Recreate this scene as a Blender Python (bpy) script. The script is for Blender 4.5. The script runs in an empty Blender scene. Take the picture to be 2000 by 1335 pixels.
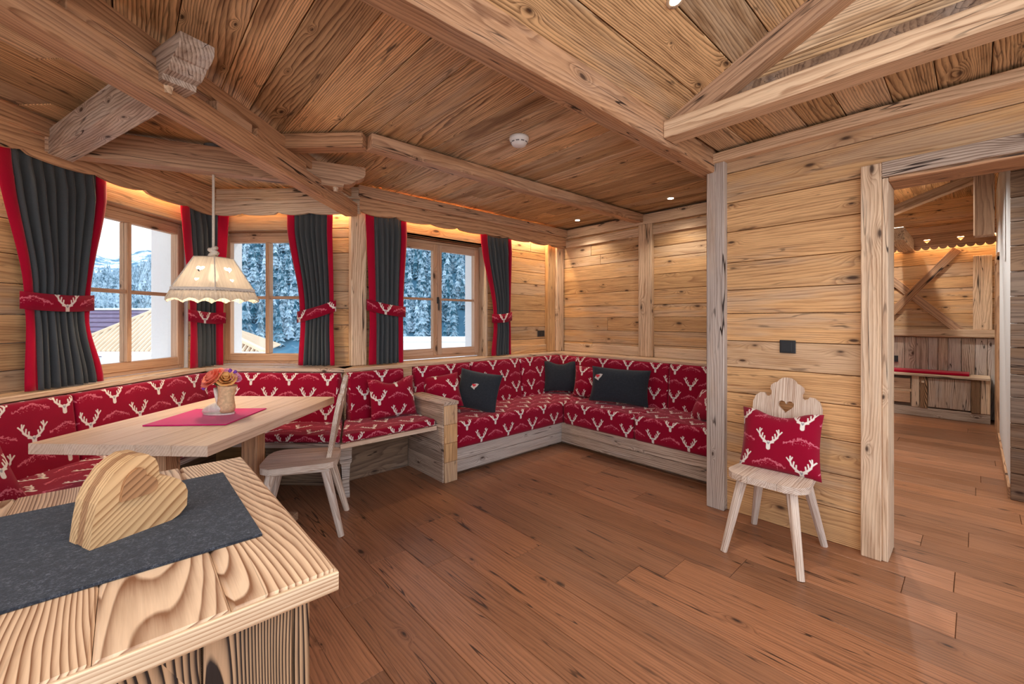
import bpy, bmesh, math, random
from mathutils import Vector, Matrix
from mathutils.geometry import tessellate_polygon
from math import sin, cos, pi, sqrt, radians, exp
random.seed(11)
SC = bpy.context.scene
COL = SC.collection
V = Vector

# ------------------------------------------------------------------ camera
YAW = radians(42.4)
cam_d = bpy.data.cameras.new('camera')
cam = bpy.data.objects.new('camera', cam_d); COL.objects.link(cam)
cam_d.sensor_width = 36.0
cam_d.lens = 828.0 / 2000.0 * 36.0
cam_d.shift_y = -42.5 / 2000.0
cam_d.clip_start = .02; cam_d.clip_end = 2000
cam.location = (0, 0, 1.3)
cam.rotation_euler = (pi / 2, 0, -YAW)
SC.camera = cam
# ------------------------------------------------------------------ world, sun, exposure
w = bpy.data.worlds.new('sky'); SC.world = w; w.use_nodes = True
nt = w.node_tree; nt.nodes.clear()
bg = nt.nodes.new('ShaderNodeBackground'); wo = nt.nodes.new('ShaderNodeOutputWorld')
tc = nt.nodes.new('ShaderNodeTexCoord'); sx = nt.nodes.new('ShaderNodeSeparateXYZ')
rp = nt.nodes.new('ShaderNodeValToRGB')
rp.color_ramp.elements[0].position = .0; rp.color_ramp.elements[0].color = (.92, .93, .95, 1)
rp.color_ramp.elements[1].position = .6; rp.color_ramp.elements[1].color = (.60, .74, .95, 1)
nt.links.new(tc.outputs['Generated'], sx.inputs[0]); nt.links.new(sx.outputs['Z'], rp.inputs[0])
nt.links.new(rp.outputs[0], bg.inputs[0]); nt.links.new(bg.outputs[0], wo.inputs[0])
bg.inputs[1].default_value = 1.45
sd = bpy.data.lights.new('sun', 'SUN'); sd.energy = 1.1; sd.angle = radians(1.5); sd.color = (1, .94, .85)
sun = bpy.data.objects.new('sun', sd); COL.objects.link(sun)
sun.rotation_euler = V((-.65, -.12, -.8)).to_track_quat('-Z', 'Y').to_euler()
sun.location = (10, -10, 20)
SC.view_settings.view_transform = 'Standard'; SC.view_settings.look = 'None'
SC.view_settings.gamma = 1; SC.view_settings.use_curve_mapping = False
SC.view_settings.exposure = 0.85
SC.cycles.use_denoising = True
SC.cycles.use_adaptive_sampling = True; SC.cycles.adaptive_threshold = .045
SC.cycles.max_bounces = 7; SC.cycles.diffuse_bounces = 4; SC.cycles.glossy_bounces = 2; SC.cycles.transparent_max_bounces = 12
SC.cycles.sample_clamp_indirect = 6.0
SC.cycles.caustics_reflective = False; SC.cycles.caustics_refractive = False
SPOT_W = 30.0
LED_W = 4.0

# ------------------------------------------------------------------ axes
S2 = sqrt(.5)
EX = V((1, 0, 0)); EY = V((0, 1, 0)); EZ = V((0, 0, 1))
AX = V((S2, -S2, 0)); BX = V((S2, S2, 0))          # the bay is turned 45 degrees
FW = V((sin(YAW), cos(YAW), 0)); RT = V((cos(YAW), -sin(YAW), 0))
def bp(a, b, z=0): return AX * a + BX * b + EZ * z
def ext(r, d, z=0): return RT * r + FW * d + EZ * z   # outdoors, metres right and away of the house corner

# ------------------------------------------------------------------ node helpers
def s2l(c):
    r = []
    for x in c[:3]:
        x = x / 255.0
        r.append(x / 12.92 if x <= .04045 else ((x + .055) / 1.055) ** 2.4)
    return (r[0], r[1], r[2], 1.0)
class NT:
    def __init__(s, name):
        s.m = bpy.data.materials.new(name); s.m.use_nodes = True
        s.t = s.m.node_tree; s.t.nodes.clear()
        s.out = s.t.nodes.new('ShaderNodeOutputMaterial')
    def n(s, typ, **kw):
        x = s.t.nodes.new(typ)
        for k, v in kw.items(): setattr(x, k, v)
        return x
    def put(s, sock, v):
        if isinstance(v, bpy.types.NodeSocket): s.t.links.new(v, sock)
        elif v is not None: sock.default_value = v
    def m_(s, op, a, b=None, c=None, clamp=False):
        x = s.n('ShaderNodeMath', operation=op); x.use_clamp = clamp
        s.put(x.inputs[0], a)
        if b is not None: s.put(x.inputs[1], b)
        if c is not None: s.put(x.inputs[2], c)
        return x.outputs[0]
    def v_(s, op, a, b=None, sc=None):
        x = s.n('ShaderNodeVectorMath', operation=op)
        s.put(x.inputs[0], a)
        if b is not None: s.put(x.inputs[1], b)
        if sc is not None: s.put(x.inputs['Scale'], sc)
        return x.outputs['Value'] if op in ('DOT_PRODUCT', 'LENGTH', 'DISTANCE') else x.outputs['Vector']
    def mix(s, f, a, b, mode='MIX'):
        x = s.n('ShaderNodeMix', data_type='RGBA', blend_type=mode)
        s.put(x.inputs['Factor'], f); s.put(x.inputs['A'], a); s.put(x.inputs['B'], b)
        return x.outputs['Result']
    def noise(s, vec, scale=1.0, detail=2.0, rough=.5, dim='3D'):
        x = s.n('ShaderNodeTexNoise', noise_dimensions=dim)
        s.put(x.inputs['Vector'], vec); s.put(x.inputs['Scale'], scale)
        s.put(x.inputs['Detail'], detail); s.put(x.inputs['Roughness'], rough)
        return x.outputs['Fac']
    def step(s, v, a, b):
        x = s.n('ShaderNodeMapRange', interpolation_type='SMOOTHSTEP')
        s.put(x.inputs[0], v); x.inputs[1].default_value = a; x.inputs[2].default_value = b
        return x.outputs[0]
    def bsdf(s, col, rough=.6, bump=None, bs=.2, bd=.01, spec=.35, **kw):
        p = s.n('ShaderNodeBsdfPrincipled')
        s.put(p.inputs['Base Color'], col); s.put(p.inputs['Roughness'], rough)
        p.inputs['Specular IOR Level'].default_value = spec
        for k, v in kw.items(): s.put(p.inputs[k], v)
        if bump is not None:
            b = s.n('ShaderNodeBump'); b.inputs['Strength'].default_value = bs; b.inputs['Distance'].default_value = bd
            s.put(b.inputs['Height'], bump); s.t.links.new(b.outputs[0], p.inputs['Normal'])
        s.t.links.new(p.outputs[0], s.out.inputs[0])
        return p

def wood(name, light, dark, rings=9.0, contrast=.6, knots=.5, grey=.25, greycol=(168, 158, 150), tone=.25,
         rough=.62, crack=.5, bs=.25, knotcol=(58, 36, 24), sharp=1.0, yscale=1.0, stain=.35, warm=.2, ringbump=False, lin=30.0, blot=0.0, fibre=2.0):
    s = NT(name)
    tco = s.n('ShaderNodeTexCoord').outputs['Object']
    rnd = s.n('ShaderNodeObjectInfo').outputs['Random']
    r2 = s.m_('FRACT', s.m_('MULTIPLY', rnd, 37.13)); r3 = s.m_('FRACT', s.m_('MULTIPLY', rnd, 91.71))
    cb = s.n('ShaderNodeCombineXYZ')
    s.put(cb.inputs[0], s.m_('MULTIPLY', rnd, 83.0)); s.put(cb.inputs[1], s.m_('MULTIPLY', r2, 47.0)); s.put(cb.inputs[2], s.m_('MULTIPLY', r3, 29.0))
    P = s.v_('ADD', tco, cb.outputs[0])
    sep = s.n('ShaderNodeSeparateXYZ'); s.put(sep.inputs[0], P)
    field = s.noise(s.v_('MULTIPLY', P, (.55, 5.0 * yscale, 5.0 * yscale)), 1.0, 1.0, .4)
    wob = s.noise(s.v_('MULTIPLY', P, (7.0, 22.0, 22.0)), 1.0, 1.0)
    # knots: sparse cells, long along the grain
    kx = s.m_('MULTIPLY', s.m_('ADD', sep.outputs[0], s.m_('MULTIPLY', sep.outputs[2], .35)), 2.6)
    ky = s.m_('MULTIPLY', s.m_('ADD', sep.outputs[1], s.m_('MULTIPLY', sep.outputs[2], .8)), 6.5 * yscale)
    kc = s.n('ShaderNodeCombineXYZ'); s.put(kc.inputs[0], kx); s.put(kc.inputs[1], ky)
    vo = s.n('ShaderNodeTexVoronoi', voronoi_dimensions='2D', feature='F1'); s.put(vo.inputs['Vector'], kc.outputs[0]); vo.inputs['Scale'].default_value = 1.0
    ch = s.n('ShaderNodeSeparateColor'); s.put(ch.inputs[0], vo.outputs['Color'])
    on = s.m_('LESS_THAN', ch.outputs[0], knots)
    size = s.m_('MULTIPLY_ADD', ch.outputs[1], .75, .25)
    kd = s.m_('DIVIDE', vo.outputs['Distance'], size)
    kd = s.m_('ADD', kd, s.m_('MULTIPLY', s.m_('SUBTRACT', wob, .5), .16))
    halo = s.m_('MULTIPLY', on, s.m_('EXPONENT', s.m_('MULTIPLY', s.m_('MULTIPLY', kd, kd), -16.0)))
    core = s.m_('MULTIPLY', on, s.m_('SUBTRACT', 1.0, s.step(kd, .03, .12)))
    h = s.m_('ADD', s.m_('MULTIPLY', field, rings), s.m_('MULTIPLY', halo, 3.2))
    h = s.m_('ADD', h, s.m_('MULTIPLY', s.m_('ADD', sep.outputs[1], s.m_('MULTIPLY', sep.outputs[2], .7)), lin))
    h = s.m_('ADD', h, s.m_('MULTIPLY', wob, .7))
    fr = s.m_('FRACT', h)
    ring = s.m_('POWER', fr, 2.0 * sharp)
    ring = s.m_('MULTIPLY', ring, s.m_('SUBTRACT', 1.0, s.step(fr, .86, 1.0)))
    ring = s.m_('MULTIPLY', ring, 1.35, clamp=True)
    fib = s.noise(s.v_('MULTIPLY', P, (2.2, 48.0, 48.0)), 1.0, 4.0, .78)
    patch = s.noise(s.v_('MULTIPLY', P, (1.1, 8.0, 8.0)), 1.0, 3.0, .65)
    amt = s.m_('MULTIPLY_ADD', patch, 1.0, .5)
    f = s.m_('ADD', s.m_('MULTIPLY', s.m_('MULTIPLY', ring, amt), contrast), s.m_('MULTIPLY', s.m_('SUBTRACT', fib, .47), fibre), clamp=True)
    base = s.mix(f, s2l(light), s2l(dark))
    wt = s.mix(s.m_('MULTIPLY', r3, warm), base, s.mix(1.0, base, (1.0, .80, .58, 1), 'MULTIPLY'))
    gm = s.m_('MULTIPLY', s.step(s.m_('ADD', patch, s.m_('MULTIPLY', s.m_('SUBTRACT', r2, .5), .45)), .42, .66), grey)
    gcol = s.mix(f, s2l(greycol), s.mix(.55, s2l(greycol), s2l(dark)))
    c = s.mix(gm, wt, gcol)
    c = s.mix(s.m_('MULTIPLY', s.m_('SUBTRACT', 1.0, s.step(s.m_('ADD', patch, s.m_('MULTIPLY', s.m_('SUBTRACT', r3, .5), .2)), .28, .42)), stain), c, s.mix(1.0, c, (.40, .32, .27, 1), 'MULTIPLY'))
    val = s.m_('MULTIPLY_ADD', rnd, tone, 1.0 - tone * .55)
    cv = s.n('ShaderNodeCombineColor'); [s.put(cv.inputs[i], val) for i in range(3)]
    c = s.mix(1.0, c, cv.outputs[0], 'MULTIPLY')
    c = s.mix(s.m_('MULTIPLY', s.m_('MULTIPLY', halo, halo), .45), c, s.mix(.5, s2l(dark), s2l(knotcol)))
    c = s.mix(s.m_('MULTIPLY', core, .88), c, s2l(knotcol))
    ck = s.noise(s.v_('MULTIPLY', P, (.6, 12.0, 12.0)), 1.0, 2.0, .6)
    ck = s.m_('ABSOLUTE', s.m_('SUBTRACT', ck, .5))
    ck = s.m_('MULTIPLY', s.m_('MULTIPLY', s.m_('SUBTRACT', 1.0, s.step(ck, .003, .010)), s.step(patch, .46, .58)), crack)
    c = s.mix(ck, c, s2l((44, 27, 18)))
    if blot:
        bl = s.noise(s.v_('MULTIPLY', P, (3.2, 17.0, 17.0)), 1.0, 3.0, .7)
        c = s.mix(s.m_('MULTIPLY', s.step(bl, .64, .75), blot), c, s2l((60, 40, 28)))
    bh = s.m_('ADD', s.m_('MULTIPLY', ring, .6), s.m_('MULTIPLY', fib, .5)) if ringbump else fib
    s.bsdf(c, s.m_('MULTIPLY_ADD', fib, .2, rough - .1), bh, bs, .004)
    return s.m

def plain(name, col, rough=.6, spec=.35, bumpscale=None, bs=.2, var=.12, **kw):
    s = NT(name)
    tco = s.n('ShaderNodeTexCoord').outputs['Object']
    nz = s.noise(tco, bumpscale or 40.0, 3.0, .6)
    c = s.mix(nz, s2l([x * (1 - var) for x in col]), s2l([min(255, x * (1 + var)) for x in col]))
    s.bsdf(c, rough, nz if bumpscale else None, bs, .003, spec, **kw)
    return s.m

def felt(name, col, light):
    s = NT(name)
    tco = s.n('ShaderNodeTexCoord').outputs['Object']
    a = s.noise(tco, 260.0, 3.0, .8); b = s.noise(s.v_('MULTIPLY', tco, (1, 1, 1)), 60.0, 3.0, .7)
    f = s.m_('MULTIPLY', s.step(a, .42, .7), s.step(b, .3, .75))
    s.bsdf(s.mix(f, s2l(col), s2l(light)), .95, a, .5, .002, .1, **{'Sheen Weight': .15})
    return s.m

def velvet(name, col, dark):
    s = NT(name)
    tco = s.n('ShaderNodeTexCoord').outputs['Object']
    a = s.noise(tco, 220.0, 2.0, .7); b = s.noise(s.v_('MULTIPLY', tco, (3, 3, 1)), 2.0, 3.0, .6)
    s.bsdf(s.mix(s.m_('MULTIPLY_ADD', a, .5, s.m_('MULTIPLY', b, .4), clamp=True), s2l(col), s2l(dark)), .85, a, .25, .002, .15,
           **{'Sheen Weight': .25, 'Sheen Roughness': .4})
    return s.m

def deer_fabric():
    s = NT('deer_print_fabric')
    uv = s.n('ShaderNodeUVMap').outputs[0]
    sep = s.n('ShaderNodeSeparateXYZ'); s.put(sep.inputs[0], uv)
    CW, RH = .314, .132
    row = s.m_('FLOOR', s.m_('DIVIDE', sep.outputs[1], RH))
    odd = s.m_('MULTIPLY', s.m_('FLOORED_MODULO', row, 2.0), .5)
    fu = s.m_('FRACT', s.m_('ADD', s.m_('DIVIDE', sep.outputs[0], CW), odd))
    fv = s.m_('FRACT', s.m_('DIVIDE', sep.outputs[1], RH))
    K = .060
    x0 = s.m_('MULTIPLY', s.m_('SUBTRACT', fu, .5), CW / K)
    y = s.m_('MULTIPLY', s.m_('SUBTRACT', fv, .5), RH / K)
    ax = s.m_('ABSOLUTE', x0)
    pc = s.n('ShaderNodeCombineXYZ'); s.put(pc.inputs[0], ax); s.put(pc.inputs[1], y)
    p = pc.outputs[0]
    def cap(a, b, r):
        a = V((a[0], a[1], 0)); b = V((b[0], b[1], 0)); ba = b - a
        pa = s.v_('SUBTRACT', p, tuple(a))
        hh = s.m_('MULTIPLY', s.v_('DOT_PRODUCT', pa, tuple(ba / ba.length_squared)), 1.0, clamp=True)
        return s.m_('SUBTRACT', s.v_('LENGTH', s.v_('SUBTRACT', pa, s.v_('SCALE', tuple(ba), sc=hh))), r)
    ant = [((.10, -.30), (.46, -.06), .085), ((.46, -.06), (.74, .24), .08), ((.74, .24), (.83, .60), .066), ((.83, .60), (.80, .98), .05),
           ((.38, -.10), (.34, .26), .055), ((.60, .10), (.52, .52), .055), ((.79, .42), (1.08, .80), .052), ((.81, .55), (.64, .90), .05)]
    head = [((0, -.30), (0, -.80), .17), ((.0, -.34), (.16, -.30), .10), ((.16, -.30), (.42, -.24), .065)]
    d = None
    for q in ant + head:
        c = cap(*q); d = c if d is None else s.m_('MINIMUM', d, c)
    fine = s.noise(s.v_('MULTIPLY', uv, (1, 1, 1)), 340.0, 2.0)
    d = s.m_('ADD', d, s.m_('MULTIPLY', s.m_('SUBTRACT', fine, .5), .05))
    mask = s.m_('SUBTRACT', 1.0, s.step(d, -.02, .03))
    face = s.m_('SUBTRACT', 1.0, s.step(cap((0, -.42), (.07, -.28), .045), -.03, .05))
    # mountains between the heads
    mu = s.m_('SUBTRACT', s.m_('FRACT', s.m_('ADD', fu, .5)), .5)
    tri = s.m_('ABSOLUTE', mu)
    nz = s.noise(uv, 55.0, 3.0, .7)
    zig = s.m_('ADD', s.m_('MULTIPLY_ADD', tri, -2.3, .45), s.m_('MULTIPLY', s.m_('SUBTRACT', nz, .5), .85))
    md = s.m_('SUBTRACT', y, zig)
    line = s.m_('SUBTRACT', 1.0, s.step(s.m_('ABSOLUTE', md), .05, .11))
    hat = s.m_('MULTIPLY', s.step(s.noise(uv, 130.0, 2.0, .7), .56, .62), s.m_('MULTIPLY', s.m_('LESS_THAN', md, 0.0), s.m_('GREATER_THAN', md, -.45)))
    hat = s.m_('MULTIPLY', hat, s.m_('LESS_THAN', tri, .16))
    mt = s.m_('MULTIPLY', s.m_('MAXIMUM', line, hat), s.m_('MULTIPLY', s.m_('LESS_THAN', tri, .27), .62))
    weave = s.noise(uv, 700.0, 2.0, .7)
    tone = s.noise(uv, 6.0, 2.0)
    red = s.mix(weave, s2l((124, 2, 33)), s2l((168, 8, 52)))
    red = s.mix(s.m_('MULTIPLY', tone, .35), red, s2l((122, 1, 24)))
    c = s.mix(mt, red, s2l((236, 130, 150)))
    c = s.mix(mask, c, s.mix(s.m_('MULTIPLY', face, .8), s.mix(fine, s2l((215, 200, 190)), s2l((250, 245, 238))), s2l((120, 125, 135))))
    s.bsdf(c, .9, weave, .25, .0015, .12, **{'Sheen Weight': .12})
    return s.m

def glass():
    s = NT('window_glass')
    tr = s.n('ShaderNodeBsdfTransparent'); tr.inputs[0].default_value = (.97, .985, .99, 1)
    gl = s.n('ShaderNodeBsdfGlossy'); gl.inputs['Roughness'].default_value = .01
    lw = s.n('ShaderNodeLayerWeight'); lw.inputs[0].default_value = .5
    mx = s.n('ShaderNodeMixShader'); s.put(mx.inputs[0], s.m_('MULTIPLY_ADD', s.m_('POWER', lw.outputs['Facing'], 4.0), .25, .025))
    s.t.links.new(tr.outputs[0], mx.inputs[1]); s.t.links.new(gl.outputs[0], mx.inputs[2])
    s.t.links.new(mx.outputs[0], s.out.inputs[0])
    return s.m

def emit(name, col, strength):
    s = NT(name)
    e = s.n('ShaderNodeEmission'); e.inputs[0].default_value = (*col, 1); e.inputs[1].default_value = strength
    s.t.links.new(e.outputs[0], s.out.inputs[0])
    return s.m

def shade_cloth(name, col, through=.45):
    s = NT(name)
    tco = s.n('ShaderNodeTexCoord').outputs['Object']
    st = s.noise(s.v_('MULTIPLY', tco, (120, 120, 6)), 1.0, 3.0, .7)
    c = s.mix(st, s2l([x * .72 for x in col]), s2l(col))
    p = s.bsdf(c, .9, st, .3, .002, .1)
    tl = s.n('ShaderNodeBsdfTranslucent'); s.put(tl.inputs[0], c)
    mx = s.n('ShaderNodeMixShader'); mx.inputs[0].default_value = through
    s.t.links.new(p.outputs[0], mx.inputs[1]); s.t.links.new(tl.outputs[0], mx.inputs[2])
    tp = s.n('ShaderNodeBsdfTransparent'); m2 = s.n('ShaderNodeMixShader'); m2.inputs[0].default_value = .14
    s.t.links.new(mx.outputs[0], m2.inputs[1]); s.t.links.new(tp.outputs[0], m2.inputs[2])
    s.t.links.new(m2.outputs[0], s.out.inputs[0])
    return s.m

def needles():
    s = NT('hazy_frosted_needles')
    g = s.n('ShaderNodeNewGeometry'); rnd = s.n('ShaderNodeObjectInfo').outputs['Random']
    isl = g.outputs['Random Per Island']
    up = s.n('ShaderNodeSeparateXYZ'); s.put(up.inputs[0], g.outputs['Normal'])
    nz = s.noise(g.outputs['Position'], .9, 4.0, .75)
    big = s.noise(g.outputs['Position'], .03, 3.0, .6)
    k = s.m_('ADD', s.m_('MULTIPLY', rnd, .22), s.m_('MULTIPLY', isl, .22))
    f = s.step(s.m_('ADD', s.m_('ADD', nz, k), s.m_('MULTIPLY', big, .5)), .78, 1.2)
    c = s.mix(isl, s2l((44, 84, 98)), s2l((88, 132, 148)))  # distance haze put into the needle colour as a blue-teal base
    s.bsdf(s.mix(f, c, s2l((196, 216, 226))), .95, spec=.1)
    return s.m

def snow_ground(name, lo=.58, hi=.76):
    s = NT(name)
    g = s.n('ShaderNodeNewGeometry')
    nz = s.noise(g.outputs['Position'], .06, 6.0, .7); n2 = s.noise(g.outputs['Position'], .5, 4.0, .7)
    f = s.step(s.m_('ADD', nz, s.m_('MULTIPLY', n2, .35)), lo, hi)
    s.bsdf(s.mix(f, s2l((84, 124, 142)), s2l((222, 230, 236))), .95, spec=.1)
    return s.m

M = {}
M['wall'] = wood('wall_boards', (224, 180, 128), (146, 96, 58), 14, .5, .42, .55, (196, 174, 150), .30, blot=.75, lin=60)
M['ceil'] = wood('ceiling_boards', (232, 194, 146), (112, 76, 46), 16, .8, .36, .5, (206, 188, 164), .56, stain=.8, blot=.8, lin=75)
M['beam'] = wood('beam_timber', (208, 164, 126), (130, 88, 60), 12, .6, .3, .35, (190, 166, 146), .16, crack=1.0, blot=.4, lin=50)
M['pale'] = wood('pale_beam', (228, 200, 168), (156, 114, 82), 12, .55, .28, .4, (214, 200, 182), .16, crack=.9, blot=.35, lin=60)
M['grey'] = wood('weathered_timber', (208, 188, 170), (116, 90, 74), 14, .75, .34, .75, (200, 190, 182), .20, crack=1.0, stain=.55, blot=.5, lin=70)
M['floor'] = wood('floor_boards', (164, 114, 82), (104, 67, 45), 9, .5, .13, .2, (146, 110, 90), .46, rough=.40, crack=.9, bs=.08, stain=.4, knotcol=(34, 22, 18), warm=.3, blot=.5, lin=60)
M['table'] = wood('table_boards', (228, 202, 178), (186, 146, 116), 9, .5, .1, .2, (214, 202, 190), .12, crack=.1, bs=.12, stain=.12, rough=.5, lin=70, fibre=1.3)
M['counter'] = wood('counter_boards', (228, 198, 166), (128, 84, 54), 50, .95, .1, .12, (208, 190, 172), .22, crack=.35, bs=.3, sharp=1.0, stain=.2, rough=.5, yscale=.9, ringbump=True, lin=80, fibre=1.0)
M['edge'] = wood('counter_edge', (232, 206, 172), (164, 120, 82), 4, .8, .03, .1, (214, 200, 182), .06, crack=.1, bs=.3, stain=.1, lin=150)
M['body'] = wood('brushed_dark_grain', (186, 148, 112), (36, 23, 17), 60, 1.4, .3, .05, (150, 130, 110), .1, crack=.3, bs=.6, yscale=.9, ringbump=True, lin=115, fibre=1.0)
M['window'] = wood('window_wood', (208, 168, 134), (162, 116, 84), 10, .45, .4, .3, (190, 168, 156), .12, crack=.2, bs=.1, stain=.15, lin=70)
M['chair'] = wood('chair_wood', (230, 214, 198), (160, 124, 98), 14, .7, .08, .4, (212, 202, 194), .12, crack=.2, bs=.3, stain=.15, yscale=1.4, lin=110)
M['heart'] = wood('heart_wood', (228, 190, 142), (146, 98, 56), 8, .8, .04, .0, (200, 180, 160), .08, crack=.15, bs=.3, stain=.1, yscale=2.0, lin=120, fibre=1.0)
M['heart2'] = wood('brown_heart_wood', (182, 136, 96), (112, 74, 46), 8, .7, .03, .0, (200, 180, 160), .08, crack=.15, bs=.3, stain=.1, yscale=2.0, lin=120, fibre=1.0)
M['darkwood'] = wood('dark_old_boards', (150, 122, 98), (84, 60, 46), 14, .6, .4, .5, (150, 140, 132), .3, crack=.9, blot=.5)
M['plaster'] = plain('white_plaster', (236, 236, 236), .9, bumpscale=60, var=.03)
M['deer'] = deer_fabric()
M['red'] = velvet('red_velvet', (184, 8, 50), (138, 2, 34))
M['greycurtain'] = velvet('charcoal_curtain', (84, 88, 90), (58, 60, 62))
M['darkpillow'] = felt('charcoal_wool', (44, 48, 54), (62, 68, 76))
M['felt'] = felt('grey_felt', (42, 46, 54), (104, 110, 122))
M['runner'] = velvet('magenta_cloth', (222, 24, 122), (196, 8, 92))
M['glass'] = glass()
M['black'] = plain('black_plastic', (38, 42, 46), .35, .5)
M['metal'] = plain('dark_iron', (52, 50, 48), .4, .5)
M['white'] = plain('white_plastic', (236, 236, 234), .45, var=.02)
M['grille'] = plain('grey_plastic', (120, 122, 124), .5)
M['cord'] = plain('pale_cord', (214, 204, 190), .9, bumpscale=200)
M['linen'] = shade_cloth('linen_shade', (206, 196, 186), .35)
M['linenhole'] = shade_cloth('thin_linen', (255, 244, 222), .85)
M['bulb'] = emit('bulb_glow', (1, .82, .56), 14)
M['spotglow'] = emit('spot_glow', (1, .88, .70), 40)
M['ledglow'] = emit('led_glow', (1, .72, .40), 6)
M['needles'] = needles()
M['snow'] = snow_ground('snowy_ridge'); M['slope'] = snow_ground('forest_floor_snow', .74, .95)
M['whitesnow'] = plain('fresh_snow', (240, 243, 246), .9, bumpscale=6, var=.02)
M['tile'] = plain('pale_roof_tile', (214, 190, 160), .85, bumpscale=3, var=.06)
M['tilegap'] = plain('roof_tile_shadow_side', (150, 112, 86), .9, bumpscale=3, var=.1)
M['darktile'] = plain('dark_roof_tile', (112, 96, 116), .8, bumpscale=3, var=.15)
M['embroid'] = plain('red_thread', (206, 50, 60), .9, bumpscale=300)
M['embroidw'] = plain('silver_thread', (206, 200, 194), .9, bumpscale=300)
M['boot'] = plain('rustic_clay', (216, 180, 140), .85, bumpscale=70, bs=.6, var=.22)
M['bootlight'] = plain('birch_bark', (222, 214, 202), .85, bumpscale=60, bs=.6, var=.15)
M['rose1'] = plain('coral_petal', (246, 122, 96), .7, bumpscale=30, var=.14)
M['rose2'] = plain('pink_petal', (244, 160, 190), .7, bumpscale=30, var=.12)
M['rose3'] = plain('apricot_petal', (250, 176, 104), .7, bumpscale=30, var=.12)
M['violet'] = plain('violet_petal', (124, 70, 168), .7, bumpscale=30, var=.12)
M['leaf'] = plain('leaf_green', (70, 104, 60), .7, bumpscale=30)

# ------------------------------------------------------------------ objects
WM = {}
def link(o, mat, par, mw):
    if o.data is not None and mat is not None and len(o.data.materials) == 0: o.data.materials.append(mat)
    COL.objects.link(o)
    if par is not None:
        o.parent = par; o.matrix_basis = WM[par].inverted() @ mw
    else: o.matrix_basis = mw
    WM[o] = mw.copy()
    return o
def tag(o, label=None, cat=None, group=None, kind=None):
    if label: o['label'] = label
    if cat: o['category'] = cat
    if group: o['group'] = group
    if kind: o['kind'] = kind
    return o
def thing(name, label, cat, loc=(0, 0, 0), rz=0.0, group=None, kind=None):
    o = bpy.data.objects.new(name, None); o.empty_display_size = .1
    link(o, None, None, Matrix.Translation(V(loc)) @ Matrix.Rotation(rz, 4, 'Z'))
    return tag(o, label, cat, group, kind)
def fr(o, x, y, z):
    return Matrix(((x[0], y[0], z[0], o[0]), (x[1], y[1], z[1], o[1]), (x[2], y[2], z[2], o[2]), (0, 0, 0, 1)))
class MB:
    def __init__(s): s.v = []; s.f = []; s.uv = []; s.mi = []
    def add(s, vs, fs, uvs=None, mi=0):
        b = len(s.v); s.v += [tuple(x) for x in vs]
        for i, f in enumerate(fs):
            s.f.append([b + k for k in f]); s.mi.append(mi)
            s.uv.append(uvs[i] if uvs else None)
        return s
    def mesh(s, name, smooth=False):
        me = bpy.data.meshes.new(name); me.from_pydata(s.v, [], s.f)
        if any(u for u in s.uv):
            L = me.uv_layers.new(name='UVMap')
            for p, u in zip(me.polygons, s.uv):
                if u:
                    for li, q in zip(p.loop_indices, u): L.data[li].uv = q
        for p, k in zip(me.polygons, s.mi): p.material_index = k
        if smooth: me.polygons.foreach_set('use_smooth', [True] * len(me.polygons))
        me.update(); return me
    def build(s, name, mat, par=None, mw=None, smooth=False):
        return link(bpy.data.objects.new(name, s.mesh(name, smooth)), mat, par, mw or Matrix.Identity(4))
def cbox_data(L, W, T, c):
    hx, hy, hz = L / 2, W / 2, T / 2; c = min(c, hx * .4, hy * .4, hz * .4)
    vs = []; idx = {}
    for sx_ in (-1, 1):
        for sy in (-1, 1):
            for sz in (-1, 1):
                for ax in range(3):
                    q = [sx_ * hx, sy * hy, sz * hz]
                    for k, s_ in enumerate((sx_, sy, sz)):
                        if k != ax: q[k] -= s_ * c
                    idx[(sx_, sy, sz, ax)] = len(vs); vs.append(q)
    fs = []
    def face(ids):
        P = [V(vs[i]) for i in ids]
        n = (P[1] - P[0]).cross(P[2] - P[0]); ce = sum(P, V()) / len(P)
        fs.append(ids if n.dot(ce) > 0 else ids[::-1])
    for ax in range(3):
        o = [k for k in range(3) if k != ax]
        for s_ in (-1, 1):
            ids = []
            for (p, q) in ((-1, -1), (1, -1), (1, 1), (-1, 1)):
                k = [0, 0, 0]; k[ax] = s_; k[o[0]] = p; k[o[1]] = q; ids.append(idx[(*k, ax)])
            face(ids)
    for ax in range(3):
        o = [k for k in range(3) if k != ax]
        for p in (-1, 1):
            for q in (-1, 1):
                ids = []
                for e, a2 in ((-1, o[0]), (1, o[0]), (1, o[1]), (-1, o[1])):
                    k = [0, 0, 0]; k[ax] = e; k[o[0]] = p; k[o[1]] = q; ids.append(idx[(*k, a2)])
                face(ids)
    for a in (-1, 1):
        for b in (-1, 1):
            for c_ in (-1, 1): face([idx[(a, b, c_, k)] for k in range(3)])
    return vs, fs
PC = {}
def pmesh(L, W, T, bev, mat):
    k = (round(L, 3), round(W, 3), round(T, 3), round(bev, 4), mat.name)
    if k not in PC:
        vs, fs = cbox_data(k[0], k[1], k[2], bev)
        me = MB().add(vs, fs).mesh('board'); me.materials.append(mat); PC[k] = me
    return PC[k]
def plank(name, p0, p1, w, t, n, mat, par=None, bev=.004, lab=None, cat=None, group=None, kind=None):
    """timber from p0 to p1 (centre line), w wide, t thick along n; local X is the grain"""
    p0 = V(p0); p1 = V(p1); n = V(n)
    x = (p1 - p0); L = x.length; x.normalize()
    z = (n - x * n.dot(x)).normalized(); y = z.cross(x)
    o = link(bpy.data.objects.new(name, pmesh(L, w, t, bev, mat)), None, par, fr((p0 + p1) / 2, x, y, z))
    return tag(o, lab, cat, group, kind)
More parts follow.
